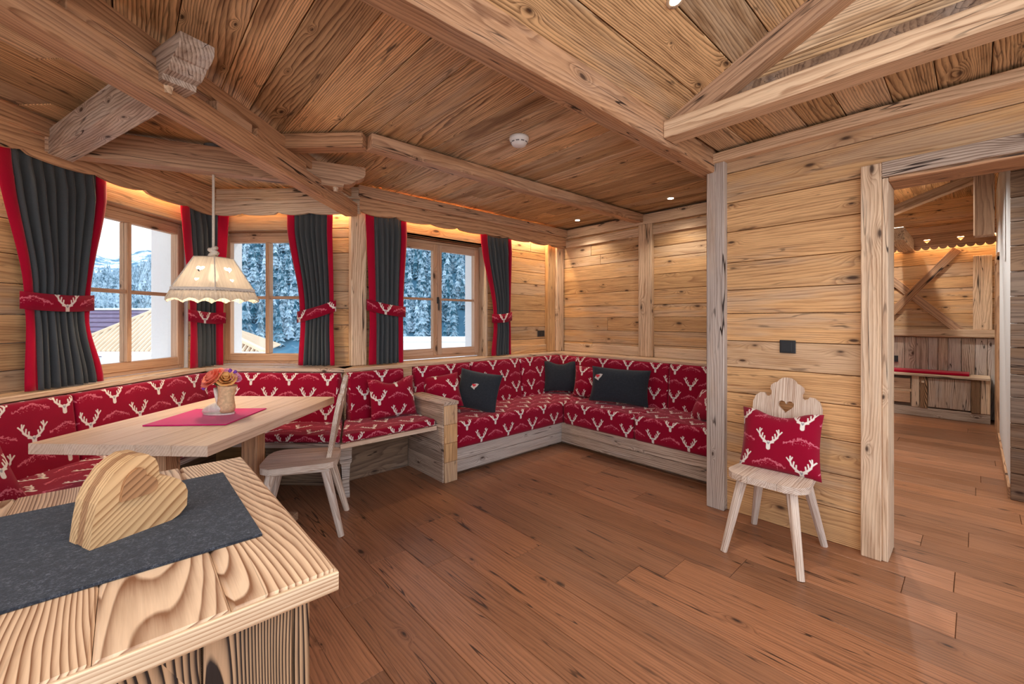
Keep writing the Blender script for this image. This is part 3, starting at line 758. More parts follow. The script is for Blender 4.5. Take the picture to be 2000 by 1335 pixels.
# ------------------------------------------------------------------ curtains
def lerp_keys(keys, z):
    for (z0, a0, b0), (z1, a1, b1) in zip(keys[:-1], keys[1:]):
        if z0 >= z >= z1:
            t = (z0 - z) / (z0 - z1); t = t * t * (3 - 2 * t) if True else t
            return a0 + (a1 - a0) * t, b0 + (b1 - b0) * t
    return keys[-1][1:]
def curtain(o, e, n, keys, pleats, lab, tie, tilt, bl=.16, br=.12, amp=.019, uvo=(0, 0), path=None):
    """o: point on the wall line, e along the wall, n into the room; keys (z, left, right) from the top down"""
    zt, zb = keys[0][0], keys[-1][0]
    mid = (keys[0][1] + keys[0][2]) / 2
    def at(x, y, z):
        if path is None: return o + e * x + n * y + EZ * z
        d = x
        for (p, q) in zip(path[:-1], path[1:]):
            L = (q - p).length
            if d <= L or q is path[-1]:
                t_ = (q - p).normalized(); return p + t_ * d + (EZ.cross(t_) * -1) * y + EZ * z
            d -= L
    t = thing('curtain', lab, 'curtain', at(mid, 0, zb))
    NZ, NS = 30, pleats * 8
    def pt(s_, k):
        z = zt + (zb - zt) * k / NZ; l, r = lerp_keys(keys, z)
        w0 = keys[0][2] - keys[0][1]; sq = (r - l) / w0
        A = amp * (.75 + .6 * (1 - sq)) * (1 + .75 * max(0, min(1, (2.19 - z) / .12))); fl = max(0, (tie - z)) * .03
        if s_ < bl: y = A * .35 * sin(s_ / bl * pi)
        elif s_ > 1 - br: y = A * .35 * sin((1 - s_) / br * pi)
        else:
            q = (s_ - bl) / (1 - bl - br)
            y = A * (sin(2 * pi * pleats * q - .3 + .25 * sin(z * 3)) * .8 + .25 * sin(2 * pi * pleats * .37 * q + z * 2.0))
        near = exp(-((z - tie) / .10) ** 2)
        y = y * (1 - .35 * near) + fl + .010 * max(0, min(1, (2.19 - z) / .12))
        return at(l + (r - l) * s_, y, z)
    def part(name, s0, s1, ns, mat):
        m = MB(); vs = []; fs = []
        for k in range(NZ + 1):
            for i in range(ns + 1): vs.append(pt(s0 + (s1 - s0) * i / ns, k))
        for k in range(NZ):
            for i in range(ns):
                a = k * (ns + 1) + i; fs.append([a, a + ns + 1, a + ns + 2, a + 1])
        ob = m.add(vs, fs).build(name, mat, t, None, True)
        md = ob.modifiers.new('thick', 'SOLIDIFY'); md.thickness = .004; md.offset = 0
    part('panel', bl, 1 - br, NS, M['greycurtain'])
    part('border', 0, bl + .004, 8, M['red']); part('border', 1 - br - .004, 1, 8, M['red'])
    # tie band
    l, r = lerp_keys(keys, tie); l -= .022; r += .022; N = 20; hb = .048
    m = MB(); vs = []; fs = []; us = []
    for i in range(N + 1):
        s_ = i / N; x = l + (r - l) * s_; y = .012 + .038 * sin(pi * s_) ** .5
        zc = tie + tilt * (s_ - .5) + .012 * (4 * (s_ - .5) ** 2 - 1)
        for dz in (-hb, hb): vs.append(at(x, y, zc + dz))
    for i in range(N):
        fs.append([2 * i, 2 * i + 2, 2 * i + 3, 2 * i + 1])
        ua, ub = uvo[0] + (r - l) * i / N, uvo[0] + (r - l) * (i + 1) / N; va, vb = uvo[1] + .016, uvo[1] + .112
        us.append([(ua, va), (ub, va), (ub, vb), (ua, vb)])
    ob = m.add(vs, fs, us).build('tie_band', M['deer'], t, None, True)
    md = ob.modifiers.new('thick', 'SOLIDIFY'); md.thickness = .005; md.offset = 0
    return t
o3 = AX * -2.768
curtain(o3, BX, AX, [(2.30, 2.00, 2.645), (2.2, 2.06, 2.64), (1.41, 2.185, 2.53), (1.30, 2.19, 2.52), (.912, 2.175, 2.60)], 8, 'widest charcoal curtain with red borders at the left edge', 1.41, .0, .13, .10, uvo=(-.045, 0))
pth = [bp(-2.768, 3.225), bp(-2.768, 3.46)] + [bp(-2.668 - .1 * cos(t_ / 6 * pi / 2), 3.46 + .12 * sin(t_ / 6 * pi / 2)) for t_ in range(1, 6)] + [bp(-2.668, 3.58), bp(-2.60, 3.588)]
curtain(V((0, 0, 0)), EX, EY, [(2.30, 0, .44), (2.2, 0, .44), (1.34, .085, .40), (1.25, .087, .40), (.912, .07, .405)], 4, 'narrow charcoal curtain in the bay corner behind the pendant lamp', 1.33, -.02, .22, .2, uvo=(.03, 0), path=pth)
curtain(BX * 3.588, AX, -BX, [(2.30, -2.118, -1.712), (2.2, -2.117, -1.712), (1.40, -2.00, -1.70), (1.27, -1.99, -1.70), (.912, -2.005, -1.685)], 6, 'charcoal curtain left of the corner post with a slanted tie band', 1.375, .10, .16, .13, uvo=(-.19, 0))
curtain(EY * 3.580, EX, -EY, [(2.30, 1.545, 1.938), (2.2, 1.545, 1.938), (1.42, 1.572, 1.90), (1.3, 1.575, 1.895), (.912, 1.563, 1.892)], 5, 'charcoal curtain right of the corner post beside the casement window', 1.405, -.06, .2, .14, uvo=(.0, 0))
curtain(EY * 3.580, EX, -EY, [(2.30, 2.81, 3.262), (2.2, 2.812, 3.26), (1.34, 2.985, 3.235), (1.24, 2.985, 3.235), (.912, 2.945, 3.232)], 5, 'rightmost charcoal curtain with red borders by the wall socket', 1.335, .03, .22, .1, uvo=(.02, 0))

# ------------------------------------------------------------------ upholstery
def cushion(name, fm, x0, x1, y0, y1, z0, z1, par, r=.035, uvo=(0, 0), lean=0.0, ml_=0.0, mr_=0.0):
    """soft block in frame fm (x along the bench, y to the wall, z up), print wrapped over front and top"""
    bm = bmesh.new(); bmesh.ops.create_cube(bm, size=1.0)
    for v in bm.verts:
        v.co = V((x0 if v.co.x < 0 else x1, y0 if v.co.y < 0 else y1, z0 if v.co.z < 0 else z1))
        if v.co.y > (y0 + y1) / 2: v.co.x += ml_ if v.co.x < (x0 + x1) / 2 else mr_
        if v.co.y < (y0 + y1) / 2 and v.co.z < (z0 + z1) / 2: v.co.y -= lean
    bmesh.ops.bevel(bm, geom=list(bm.edges), offset=r, segments=3, profile=.6, affect='EDGES')
    uvl = bm.loops.layers.uv.new('UVMap'); bm.normal_update()
    for f in bm.faces:
        n = f.normal; f.smooth = True
        for l in f.loops:
            c = l.vert.co
            if abs(n.z) > max(abs(n.y), abs(n.x)): q = (c.x, z1 + (c.y - y0))
            elif abs(n.x) > abs(n.y): q = (c.y, c.z)
            else: q = (c.x, c.z)
            l[uvl].uv = (q[0] + uvo[0], q[1] + uvo[1])
    me = bpy.data.meshes.new(name); bm.to_mesh(me); bm.free()
    return link(bpy.data.objects.new(name, me), M['deer'], par, fm)
I4 = Matrix.Identity(4)
# corner sofa
sofa = thing('corner_sofa', 'built-in corner sofa upholstered in red deer print on a weathered base', 'sofa', (3.2, 3.1, 0))
SR = fr(V((0, 0, 0)), -EY, EX, EZ)                 # right leg: local x runs to -y, local y to +x
cushion('seat_cushion', I4, 2.01, 3.93, 2.905, 3.47, .225, .45, sofa, .04, (.06, .035))
cushion('seat_cushion', SR, -2.90, -2.075, 3.355, 3.93, .225, .45, sofa, .04, (.10, .035))
cushion('seat_cushion', SR, -2.07, -1.345, 3.355, 3.93, .225, .45, sofa, .04, (.15, .035))
for (a, b, q) in ((1.945, 2.57, .02), (2.575, 3.26, .12), (3.265, 3.93, .2)):
    cushion('back_cushion', I4, a, b, 3.44, 3.56, .40, ZL - .03, sofa, .022, (q, .02), .05)
for (a, b, q) in ((-3.44, -3.15, .05), (-3.145, -2.012, .11), (-2.008, -1.345, .22)):
    cushion('back_cushion', SR, a, b, 3.90, 4.03, .40, ZL - .03, sofa, .022, (q, .02), .05)
for (z0, z1) in ((.03, .125), (.128, .232)):
    bx('base_board', 2.0, 3.40, 2.93, 2.96, z0, z1, M['grey'], sofa)
    bx('base_board', 3.375, 3.405, 1.34, 2.93, z0, z1, M['grey'], sofa)
bx('plinth', 2.0, 3.45, 2.98, 3.0, 0, .04, M['darkwood'], sofa); bx('plinth', 3.43, 3.45, 1.34, 2.98, 0, .04, M['darkwood'], sofa)
arm = bx('armrest', 1.885, 2.0, 2.87, 3.46, 0, .615, M['grey'], sofa)
for k, (z0, z1) in enumerate(((.0, .16), (.162, .31), (.312, .46), (.462, .617))):
    bx('front_board', 1.882, 2.003, 2.852, 2.872, z0, z1, M['wall'], arm, .003); bx('side_board', 1.874, 1.887, 2.872, 3.44, z0, z1, M['grey'], arm, .003)
bx('armrest_cap', 1.868, 2.012, 2.845, 3.46, .617, .645, M['grey'], arm)

# bay bench
bench = thing('corner_bench', 'bay corner bench in red deer print along three walls', 'bench', bp(-2.3, 3.1, 0))
SB = BAY; SL = fr(V((0, 0, 0)), BX, -AX, EZ)       # left leg: local x runs to +b, local y towards -a
def bl_(a): return -a
# seat boards
def miter(pts, z0, z1, mat, par, fm):
    vs, fs = polyx([pts], z1 - z0)
    MB().add([(p[0], p[2], -p[1] + (z0 + z1) / 2) for p in vs], fs).build('seat_board', mat, par, fm)
miter([(1.095, 2.95), (1.868, 2.95), (1.868, 3.47), (1.317, 3.47)], .412, .442, M['table'], bench, I4)
miter([(-2.69, 2.875), (-1.313, 2.875), (-1.523, 3.388), (-2.69, 3.388)], .412, .442, M['grey'], bench, BAY)
bx('seat_board', -2.69, -2.14, .5, 2.88, .412, .442, M['grey'], bench, fm=BAY)
cushion('seat_cushion', I4, 1.108, 1.865, 2.96, 3.46, .442, .50, bench, .022, (.05, .0), ml_=.208)
cushion('seat_cushion', BAY, -2.14, -1.326, 2.885, 3.38, .442, .50, bench, .022, (.16, .0), mr_=-.205)
cushion('seat_cushion', SL, .55, 1.74, 2.15, 2.685, .442, .50, bench, .022, (.08, .0))
cushion('seat_cushion', SL, 1.745, 3.35, 2.15, 2.685, .442, .50, bench, .022, (.0, .0))
cushion('back_cushion', I4, 1.33, 1.82, 3.41, 3.475, .47, ZL - .03, bench, .02, (.115, .02), .05)
cushion('back_cushion', BAY, -2.66, -1.535, 3.31, 3.385, .47, ZL - .03, bench, .02, (.205, .02), .05)
cushion('back_cushion', SL, .6, 2.31, 2.615, 2.685, .47, ZL - .03, bench, .02, (.10, .02), .05)
cushion('back_cushion', SL, 2.315, 3.31, 2.615, 2.685, .47, ZL - .03, bench, .02, (.13, .02), .05)
bx('front_panel', 1.30, 1.868, 3.42, 3.44, 0, .41, M['darkwood'], bench); bx('front_panel', -2.1, -1.5, 3.26, 3.28, 0, .41, M['darkwood'], bench, fm=BAY)  # angled bench panel: dark boards paint in the shade under the seat
bx('front_panel', -2.52, -2.50, .5, 3.26, 0, .41, M['darkwood'], bench, fm=BAY)
def bleg(p, rz):
    out = [(-.028, 0), (.028, 0), (.024, .12), (.03, .24), (.042, .262), (.04, .30), (.045, .412), (-.045, .412), (-.04, .30), (-.042, .262), (-.03, .24), (-.024, .12)]
    vs, fs = polyx([out], .05); MB().add(vs, fs).build('leg', M['grey'], bench, Matrix.Translation(p) @ Matrix.Rotation(rz, 4, 'Z'))
bleg(V((1.205, 3.14, 0)), -.4); bleg(bp(-2.0, 2.95, 0), -pi / 4); bleg(bp(-2.2, 1.2, 0), pi / 4)

# ------------------------------------------------------------------ pillows
def pillow(label, c, nrm, w_, h_, t, roll=0.0, mat=None, uvo=(0, 0), emb=None, dent=.0, name='throw_pillow'):
    n = V(nrm).normalized(); x = EZ.cross(n).normalized(); y = n.cross(x)
    mw = fr(V(c), x, y, n) @ Matrix.Rotation(roll, 4, 'Z')
    N = 14
    def P(u, v, s_):
        au, av = abs(u), abs(v)
        T = max(0.0, (1 - au ** 2.6) * (1 - av ** 2.6)) ** .55
        px = u * w_ / 2 * (1 - .07 * (1 - av ** 2)) ; py = v * h_ / 2 * (1 - .07 * (1 - au ** 2))
        if v > 0: py -= dent * v ** 2 * max(0, 1 - (u * 1.6) ** 2)
        return (px, py, s_ * (T * t / 2 + .003))
    m = MB()
    for s_ in (1, -1):
        vs = []; fs = []; us = []
        for j in range(N + 1):
            for i in range(N + 1): vs.append(P(-1 + 2 * i / N, -1 + 2 * j / N, s_))
        for j in range(N):
            for i in range(N):
                a = j * (N + 1) + i; f = [a, a + 1, a + N + 2, a + N + 1]
                if s_ < 0: f = f[::-1]
                fs.append(f); us.append([(vs[k][0] + uvo[0], vs[k][1] + uvo[1]) for k in f])
        m.add(vs, fs, us)
    rim = []
    for i in range(N): rim.append((i, 0))
    for j in range(N): rim.append((N, j))
    for i in range(N, 0, -1): rim.append((i, N))
    for j in range(N, 0, -1): rim.append((0, j))
    off = (N + 1) ** 2; ids = [j * (N + 1) + i for i, j in rim]
    for a, b in zip(ids, ids[1:] + ids[:1]):
        m.f.append([b, a, a + off, b + off]); m.mi.append(0); m.uv.append([(0, 0)] * 4)
    root = m.build(name, mat or M['deer'], None, mw, True); tag(root, label, 'pillow')
    if emb:
        eu, ev_, sz = emb
        for nm, pts, mt_, dz in (('embroidered_leaf', [(-1.1, -.5), (-.3, -.9), (.2, -1.2), (.3, -.7), (.8, -.2), (1.3, .7), (.6, .8), (-.1, .6), (-.7, .3)], 'embroidw', .002), ('embroidered_heart', [(p[0] * 1.3 - .15, p[1] * 1.1 + .05) for p in heart_pts(1.0, 16)], 'embroid', .004)):
            q = [(x_ * sz, y_ * sz) for x_, y_ in pts]
            vs, fs = polyx([q], .003)
            out = []
            for (a, b, c_) in vs:
                gx, gy = eu * w_ / 2 + a, ev_ * h_ / 2 + c_
                u_, v_ = gx / (w_ / 2), gy / (h_ / 2)
                T = max(0.0, (1 - abs(u_) ** 2.6) * (1 - abs(v_) ** 2.6)) ** .55
                out.append((gx, gy, T * t / 2 + .003 + dz - b))
            MB().add(out, [f[::-1] for f in fs] if False else fs).build(nm, M[mt_], root, mw)
    return root
pillow('red deer-print pillow on the bench beside the wooden armrest', (1.655, 3.29, .655), (-.08, -1, .22), .40, .34, .13, .02, None, (.135, .19), dent=.04)
pillow('charcoal square pillow with embroidered heart leaning at the armrest end', (2.46, 3.17, .635), (-.9, -.6, .28), .42, .37, .13, -.14, M['darkpillow'], emb=(-.1, .2, .030))
pillow('red deer-print pillow peeking out above the wooden armrest', (2.17, 3.33, .64), (-.5, -1, .5), .34, .33, .13, .12, None, (.05, .03))
pillow('plain charcoal square pillow standing in the sofa corner', (3.76, 3.28, .645), (-.8, -.75, .2), .38, .36, .12, .0, M['darkpillow'], dent=.03)
pillow('red deer-print pillow half hidden behind the long dark cushion', (3.77, 2.88, .62), (-1, -.15, .22), .36, .35, .12, .0, None, (.06, .08))
pillow('long charcoal bolster pillow with embroidered heart on the sofa', (3.70, 2.44, .635), (-1, -.35, .25), .60, .36, .14, -.03, M['darkpillow'], emb=(-.70, .40, .036))
pillow('red deer-print pillow tucked behind the grey timber post', (3.68, 1.52, .585), (-.75, .55, .6), .40, .32, .13, .25, None, (.1, .1))
pillow('red deer-print pillow lying at the left edge of the bench', bp(-2.37, 1.66, .625), (.5, -.55, .45), .34, .34, .13, .0, None, (.07, .06))

# ------------------------------------------------------------------ chairs
def farm_chair(loc, rz, lab):
    t = thing('farmhouse_chair', lab, 'chair', loc, rz); mw = WM[t]; m = M['chair']
    # seat: three boards, front wider and rounded, x is depth (-x is the front)
    def outline(x):                                 # half width of the seat at depth x
        f = (x + .22) / .43
        if f < 0 or f > 1: return 0
        w_ = .208 - .045 * f
        for e, rr in ((f * .43, .11), ((1 - f) * .43, .06)):
            if e < rr: w_ -= rr - sqrt(max(0, rr * rr - (rr - e) ** 2))
        return max(w_, .02)
    for (y0, y1) in ((-.22, -.072), (-.0705, .0705), (.072, .22)):
        top = []; bot = []
        for i in range(25):
            x = -.22 + .43 * i / 24; hw = outline(x)
            a, b = max(y0, -hw), min(y1, hw)
            if b - a > .004: top.append((x, b)); bot.append((x, a))
        out = bot + top[::-1]
        vs, fs = polyx([out], .036)
        vs = [(p[0], p[2], p[1] + .425) for p in vs]
        MB().add(vs, [f[::-1] for f in fs]).build('seat_board', m, t, mw)
    for y in (-.115, .115): bx('batten', -.17, .17, y - .032, y + .032, .383, .407, m, t, .004, fm=mw)
    for (x, y) in ((-.15, .12), (-.15, -.12), (.14, .115), (.14, -.115)):
        fx = -.245 if x < 0 else .24; fy = .185 if y > 0 else -.185
        p0 = V((fx, fy, 0)); p1 = V((x, y, .40)); ax = (p1 - p0).normalized()
        vs, fs = tube([(0, 0, 0), (.2, 0, 0), ((p1 - p0).length, 0, 0)], [.018, .023, .028], 8)
        lx = ax; ly = EY - lx * lx.y; ly.normalize(); lz = lx.cross(ly)
        MB().add(vs, fs).build('leg', m, t, mw @ fr(p0, lx, ly, lz))
    half = [(.062, -.06), (.062, .02), (.085, .08), (.13, .16), (.166, .235), (.18, .30), (.179, .35), (.166, .388), (.142, .408), (.12, .410), (.11, .396), (.095, .390), (.081, .401), (.079, .42), (.088, .44), (.083, .463), (.064, .478), (.051, .482), (.041, .498), (.022, .511), (0.0, .514)]
    out = half + [(-x, z) for x, z in half[::-1][1:]]
    hole = [(x, z + .335) for x, z in heart_pts(.084, 24)]
    vs, fs = polyx([out, hole], .026)
    lean = radians(11)
    bm_ = mw @ Matrix.Translation((.155, 0, .445)) @ Matrix.Rotation(lean, 4, 'Y') @ Matrix.Rotation(-pi / 2, 4, 'Z')
    # keep the grain upright: x of the part = up
    R = fr(V((0, 0, 0)), EZ, EX, EY)
    vs2 = [R.inverted() @ V(v) for v in vs]
    MB().add(vs2, fs).build('backrest', m, t, bm_ @ R)
    return t
farm_chair((2.735, .775, 0), 0, 'whitewashed carved farmhouse chair with heart cut-out by the wall')
farm_chair(bp(-1.43, 2.60, 0), -pi / 4 + radians(19), 'whitewashed farmhouse chair pushed under the dining table')
pillow('red deer-print pillow leaning on the farmhouse chair back', (2.79, .765, .600), (-1, -.02, .34), .41, .36, .13, .03, None, (.04, .20), dent=.03)

# ------------------------------------------------------------------ dining table
tab = thing('dining_table', 'pale wooden dining table in the bay', 'table', bp(-1.80, 2.35, 0))
ya0 = -2.205
for k in range(5):
    w_ = .815 / 5
    bx('top_board', ya0 + k * w_ + .0006, ya0 + (k + 1) * w_ - .0006, 1.76, 2.935, .712, .76, M['table'], tab, .002, fm=BAY)
for b in (1.95, 2.62):
    bx('top_support', -2.08, -1.52, b, b + .07, .66, .712, M['beam'], tab, fm=BAY)
    bx('leg', -1.84, -1.74, b - .01, b + .08, .05, .66, M['beam'], tab, fm=BAY)
    bx('foot', -2.06, -1.52, b - .015, b + .085, 0, .05, M['beam'], tab, fm=BAY)
bx('stretcher', -1.81, -1.77, 2.03, 2.61, .25, .34, M['beam'], tab, fm=BAY)
run = bx('table_runner', -.205, .205, -.20, .20, .761, .767, M['runner'], None, .002, fm=fr(bp(-1.79, 2.285, 0), AX, BX, EZ) @ Matrix.Rotation(.10, 4, 'Z'))
tag(run, 'magenta square table cloth under the boot vase', 'table cloth')
# boot vase with roses
bc = bp(-1.78, 2.335, .768)
vz = thing('boot_vase', 'small rustic boot-shaped vase with roses on the magenta cloth', 'vase', bc, -pi / 4); mv = WM[vz]
def loft(rows, seg=16):
    vs = []; fs = []
    for (cx_, cz, rx, ry, tilt) in rows:
        for k in range(seg):
            a = 2 * pi * k / seg; lx = cos(a) * rx
            vs.append((cx_ + lx * cos(tilt), sin(a) * ry, cz + lx * sin(tilt)))
    for i in range(len(rows) - 1):
        for k in range(seg):
            a = i * seg + k; b = i * seg + (k + 1) % seg; fs.append([a, b, b + seg, a + seg])
    fs.append(list(range(seg))[::-1]); fs.append([(len(rows) - 1) * seg + k for k in range(seg)])
    return vs, fs
vs, fs = loft([(.055, .012, .03, .036, 0), (.05, .03, .045, .042, .1), (.043, .06, .048, .042, .3), (.045, .085, .043, .038, .2), (.05, .115, .042, .037, 0), (.052, .150, .048, .042, -.05), (.053, .165, .052, .045, -.1), (.053, .160, .044, .037, -.1)])
MB().add(vs, fs).build('boot_shaft', M['boot'], vz, mv, True)
vs, fs = loft([(.05, .035, .005, .04, 1.57), (.03, .036, .036, .046, 1.57), (-.01, .034, .034, .048, 1.5), (-.045, .028, .028, .044, 1.4), (-.07, .022, .02, .034, 1.3), (-.082, .018, .006, .014, 1.3)])
MB().add(vs, fs).build('boot_toe', M['bootlight'], vz, mv, True)
vs, fs = loft([(.005, .0, .088, .045, 0), (.005, .009, .09, .047, 0)]); MB().add(vs, fs).build('boot_sole', M['bootlight'], vz, mv)
vs, fs = loft([(.012, .07, .012, .03, .5), (.004, .10, .01, .03, .3), (-.004, .135, .008, .03, .2), (-.01, .15, .004, .024, .2)]); MB().add(vs, fs).build('boot_tongue', M['bootlight'], vz, mv, True)
def rose(c, r, mat, tilt, par):
    m = MB()
    for ring, (n_, rr, hh, op) in enumerate(((3, .30, .75, .15), (4, .52, .72, .4), (5, .78, .6, .75), (6, 1.0, .42, 1.15))):
        for k in range(n_):
            a0 = 2 * pi * k / n_ + ring * .7; vs = []; fs = []
            for i in range(5):
                for j in range(4):
                    a = a0 + (i - 2) / 2 * (pi / n_ * 1.25); v_ = j / 3
                    q = r * rr * (.35 + .65 * v_ ** (1.0 / (1 + op)) + .18 * op * v_ ** 3)
                    z = r * (-.35 + (hh + .35) * v_ - .22 * op * v_ ** 4 - .10 * (abs(i - 2) / 2) ** 2 * v_)
                    vs.append((q * cos(a), q * sin(a), z))
            for i in range(4):
                for j in range(3):
                    p = i * 4 + j; fs.append([p, p + 4, p + 5, p + 1])
            m.add(vs, fs)
    o = m.build('rose', mat, par, mv @ Matrix.Translation(V(c)) @ Matrix.Rotation(tilt[0], 4, 'X') @ Matrix.Rotation(tilt[1], 4, 'Y'), True)
    md = o.modifiers.new('thick', 'SOLIDIFY'); md.thickness = .0012
rose((-.005, -.03, .205), .058, M['rose1'], (.75, -.35), vz)
rose((.062, -.02, .20), .045, M['rose3'], (.7, .4), vz)
rose((.03, .03, .222), .045, M['rose2'], (-.1, .1), vz)
rose((-.06, -.005, .178), .036, M['rose2'], (.5, -.9), vz)
rose((.085, .02, .205), .030, M['rose2'], (.3, .9), vz)
for k, (x, y, z) in enumerate(((.07, .0, .245), (.085, .02, .235), (-.062, -.03, .15))): 
    vs, fs = loft([(0, -.012, .003, .003, 0), (0, 0, .012, .012, .3), (0, .012, .004, .004, 0)], 7); MB().add(vs, fs).build('violet_bloom', M['violet'], vz, mv @ Matrix.Translation((x, y, z)), True)
vs, fs = loft([(.02, .15, .02, .02, 0), (.01, .19, .045, .04, 0), (.01, .2, .02, .02, 0)], 9); MB().add(vs, fs).build('greenery', M['leaf'], vz, mv)

# ------------------------------------------------------------------ pendant lamp
LP = bp(-2.06, 2.66, 0)
lamp = thing('pendant_lamp', 'pendant lamp with pleated linen shade hanging over the table', 'lamp', LP + EZ * 1.42, -pi / 4)
ml = Matrix.Translation(LP) @ Matrix.Rotation(-pi / 4 + radians(10), 4, 'Z')
LZ0, LZ1, LZ2 = 1.427, 1.49, 1.700
def hexpt(r, k, z): a = pi / 3 * k + pi / 6 + pi / 6; return V((r * cos(a), r * sin(a), z))
for k in range(6):
    mid = (hexpt(1, k, 0) + hexpt(1, k + 1, 0)).normalized()
    tm = (hexpt(.115, k, LZ2) + hexpt(.115, k + 1, LZ2)) / 2; bm2 = (hexpt(.245, k, LZ1) + hexpt(.245, k + 1, LZ1)) / 2
    sl = tm - bm2; Ls = sl.length; zz = sl.normalized(); xx = EZ.cross(mid).normalized(); yy = zz.cross(xx)
    pan = [(-.1225, 0), (.1225, 0), (.0575, Ls), (-.0575, Ls)]
    hl = [[(p[0], p[1] + Ls * f) for p in heart_pts(sz, 18)] for f, sz in ((.60, .052), (.28, .028))]
    vs, fs = polyx([pan] + hl, .002)
    MB().add(vs, fs).build('shade_panel', M['linen'], lamp, ml @ fr(bm2, xx, yy, zz))
    m = MB(); vs = []; fs = []; n_ = 24
    for i in range(n_ + 1):
        t_ = i / n_; wv = .006 * (i % 2); q0 = hexpt(.246 + wv * .3, k, LZ1 + .006).lerp(hexpt(.246 + wv * .3, k + 1, LZ1 + .006), t_)
        q1 = hexpt(.275 + wv, k, LZ0).lerp(hexpt(.275 + wv, k + 1, LZ0), t_) + EZ * (.018 * abs(sin(pi * t_ * 3)) - .01)
        vs += [q0, q1]
    for i in range(n_): fs.append([2 * i, 2 * i + 1, 2 * i + 3, 2 * i + 2])
    o = m.add(vs, fs).build('shade_frill', M['linen'], lamp, ml); md = o.modifiers.new('thick', 'SOLIDIFY'); md.thickness = .002
    # trim band and heart cut-outs
    plank('trim_band', ml @ hexpt(.250, k, LZ1), ml @ hexpt(.250, k + 1, LZ1), .022, .004, (ml.to_3x3() @ (hexpt(1, k, 0) + hexpt(1, k + 1, 0))), M['cord'], lamp, .001)
    plank('trim_cord', ml @ hexpt(.118, k, LZ2), ml @ hexpt(.249, k, LZ1), .006, .006, ml.to_3x3() @ hexpt(1, k, 0), M['cord'], lamp, .001)
vs, fs = lathe([(.03, LZ2 - .002), (.115, LZ2 - .006), (.117, LZ2 + .002), (.03, LZ2 + .012)], 6); MB().add(vs, fs).build('shade_top', M['linen'], lamp, ml @ Matrix.Rotation(pi / 3, 4, 'Z'))
kn = MB()
for (r, R_, z, ti) in ((.014, .017, LZ2 + .025, .4), (.014, .019, LZ2 + .045, -.5), (.012, .015, LZ2 + .060, .3)):
    pts = [(R_ * cos(2 * pi * i / 14), R_ * sin(2 * pi * i / 14), z + .01 * sin(2 * pi * i / 14 + ti * 4)) for i in range(15)]
    kn.add(*tube(pts, [r] * 15, 8))
kn.build('rope_knot', M['cord'], lamp, ml, True)
vs, fs = tube([(0, 0, LZ2 + .01), (0, 0, 2.0), (0, 0, 2.43)], [.008, .008, .008], 8); MB().add(vs, fs).build('cord', M['cord'], lamp, ml, True)
vs, fs = lathe([(.05, 2.405), (.052, 2.41), (.052, 2.43)], 24); MB().add(vs, fs).build('ceiling_rose', M['grille'], lamp, ml)
vs, fs = lathe([(.002, 1.545), (.022, 1.555), (.03, 1.58), (.024, 1.61), (.015, 1.635), (.015, 1.66)], 14); MB().add(vs, fs).build('bulb', M['bulb'], lamp, ml, True)
vs, fs = lathe([(.02, 1.66), (.022, 1.665), (.02, 1.715)], 12); MB().add(vs, fs).build('lamp_holder', M['cord'], lamp, ml)
ld = bpy.data.lights.new('bulb', 'POINT'); ld.energy = 9; ld.color = (1, .80, .55); ld.shadow_soft_size = .04
link(bpy.data.objects.new('bulb_light', ld), None, lamp, ml @ Matrix.Translation((0, 0, 1.50)))

# ------------------------------------------------------------------ counter in the foreground
ct = thing('kitchen_counter', 'wooden counter with a thick striped plank top in the foreground', 'counter', (-.2, 1.13, 0))
ZC = .88
bx('edge_board', .115, .268, .728, 1.532, ZC - .034, ZC, M['counter'], ct, .006, grain=1)
xs = [.1145, -.03, -.19, -.36, -.52, -.70, -.9]
for a, b in zip(xs[1:], xs[:-1]): bx('top_board', a, b - .0008, .7285, 1.5315, ZC - .034, ZC, M['counter'], ct, .004, grain=1)
bx('front_edge', -.9, .266, .722, .729, ZC - .033, ZC - .002, M['edge'], ct, .003)
bx('side_panel', .205, .232, .762, 1.50, .0, ZC - .035, M['body'], ct, .004, grain=2)
bx('front_panel', .085, .204, .758, .785, .0, ZC - .035, M['body'], ct, .003, grain=2)
for (a, b) in ((-.15, .083), (-.40, -.152), (-.65, -.402), (-.88, -.652)): bx('front_panel', a, b, .766, .79, .0, ZC - .035, M['body'], ct, .003, grain=2)
bx('back_panel', -.88, .204, 1.47, 1.49, .0, ZC - .035, M['body'], ct)
mat_ = bx('felt_runner', -.72, .198, .937, 1.388, ZC + .0005, ZC + .0055, M['felt'], None, .002)
tag(mat_, 'dark grey felt runner lying on the foreground counter', 'table runner')
# wooden heart napkin holder
ho = V((-.0469, 1.0754, ZC + .0056)); hx = V((.9189, .3945, 0)); hn = V((-.3945, .9189, 0))
hh = thing('wooden_heart', 'chunky wooden heart standing on the grey felt runner', 'decoration', ho)
HO_ = [(0, 0), (.0042, .0396), (.0099, .078), (.02, .1032), (.0356, .1283), (.0519, .1416), (.0687, .1493), (.0887, .1476), (.1008, .1358), (.1061, .1197), (.1079, .0994), (.1242, .0929), (.1429, .0802), (.1545, .0653), (.1594, .0493), (.1575, .0198), (.1448, .0061), (.1288, 0.0), (.0803, 0), (.0425, 0)][::-1]
def hpart(name, sc_, t, off, mat, dx=0, dz=0):
    vs, fs = polyx([[(p[0] * sc_, p[1] * sc_) for p in HO_]], t)
    R = Matrix.Rotation(-radians(38), 4, 'Y'); Ri = R.inverted()
    return MB().add([Ri @ V(v) for v in vs], fs).build(name, mat, hh, fr(ho + hx * dx + hn * off + EZ * dz, hx, hn, EZ) @ R)
hpart('front_plate', 1.0, .028, .014, M['heart']); hpart('back_plate', 1.0, .026, .064, M['heart'])
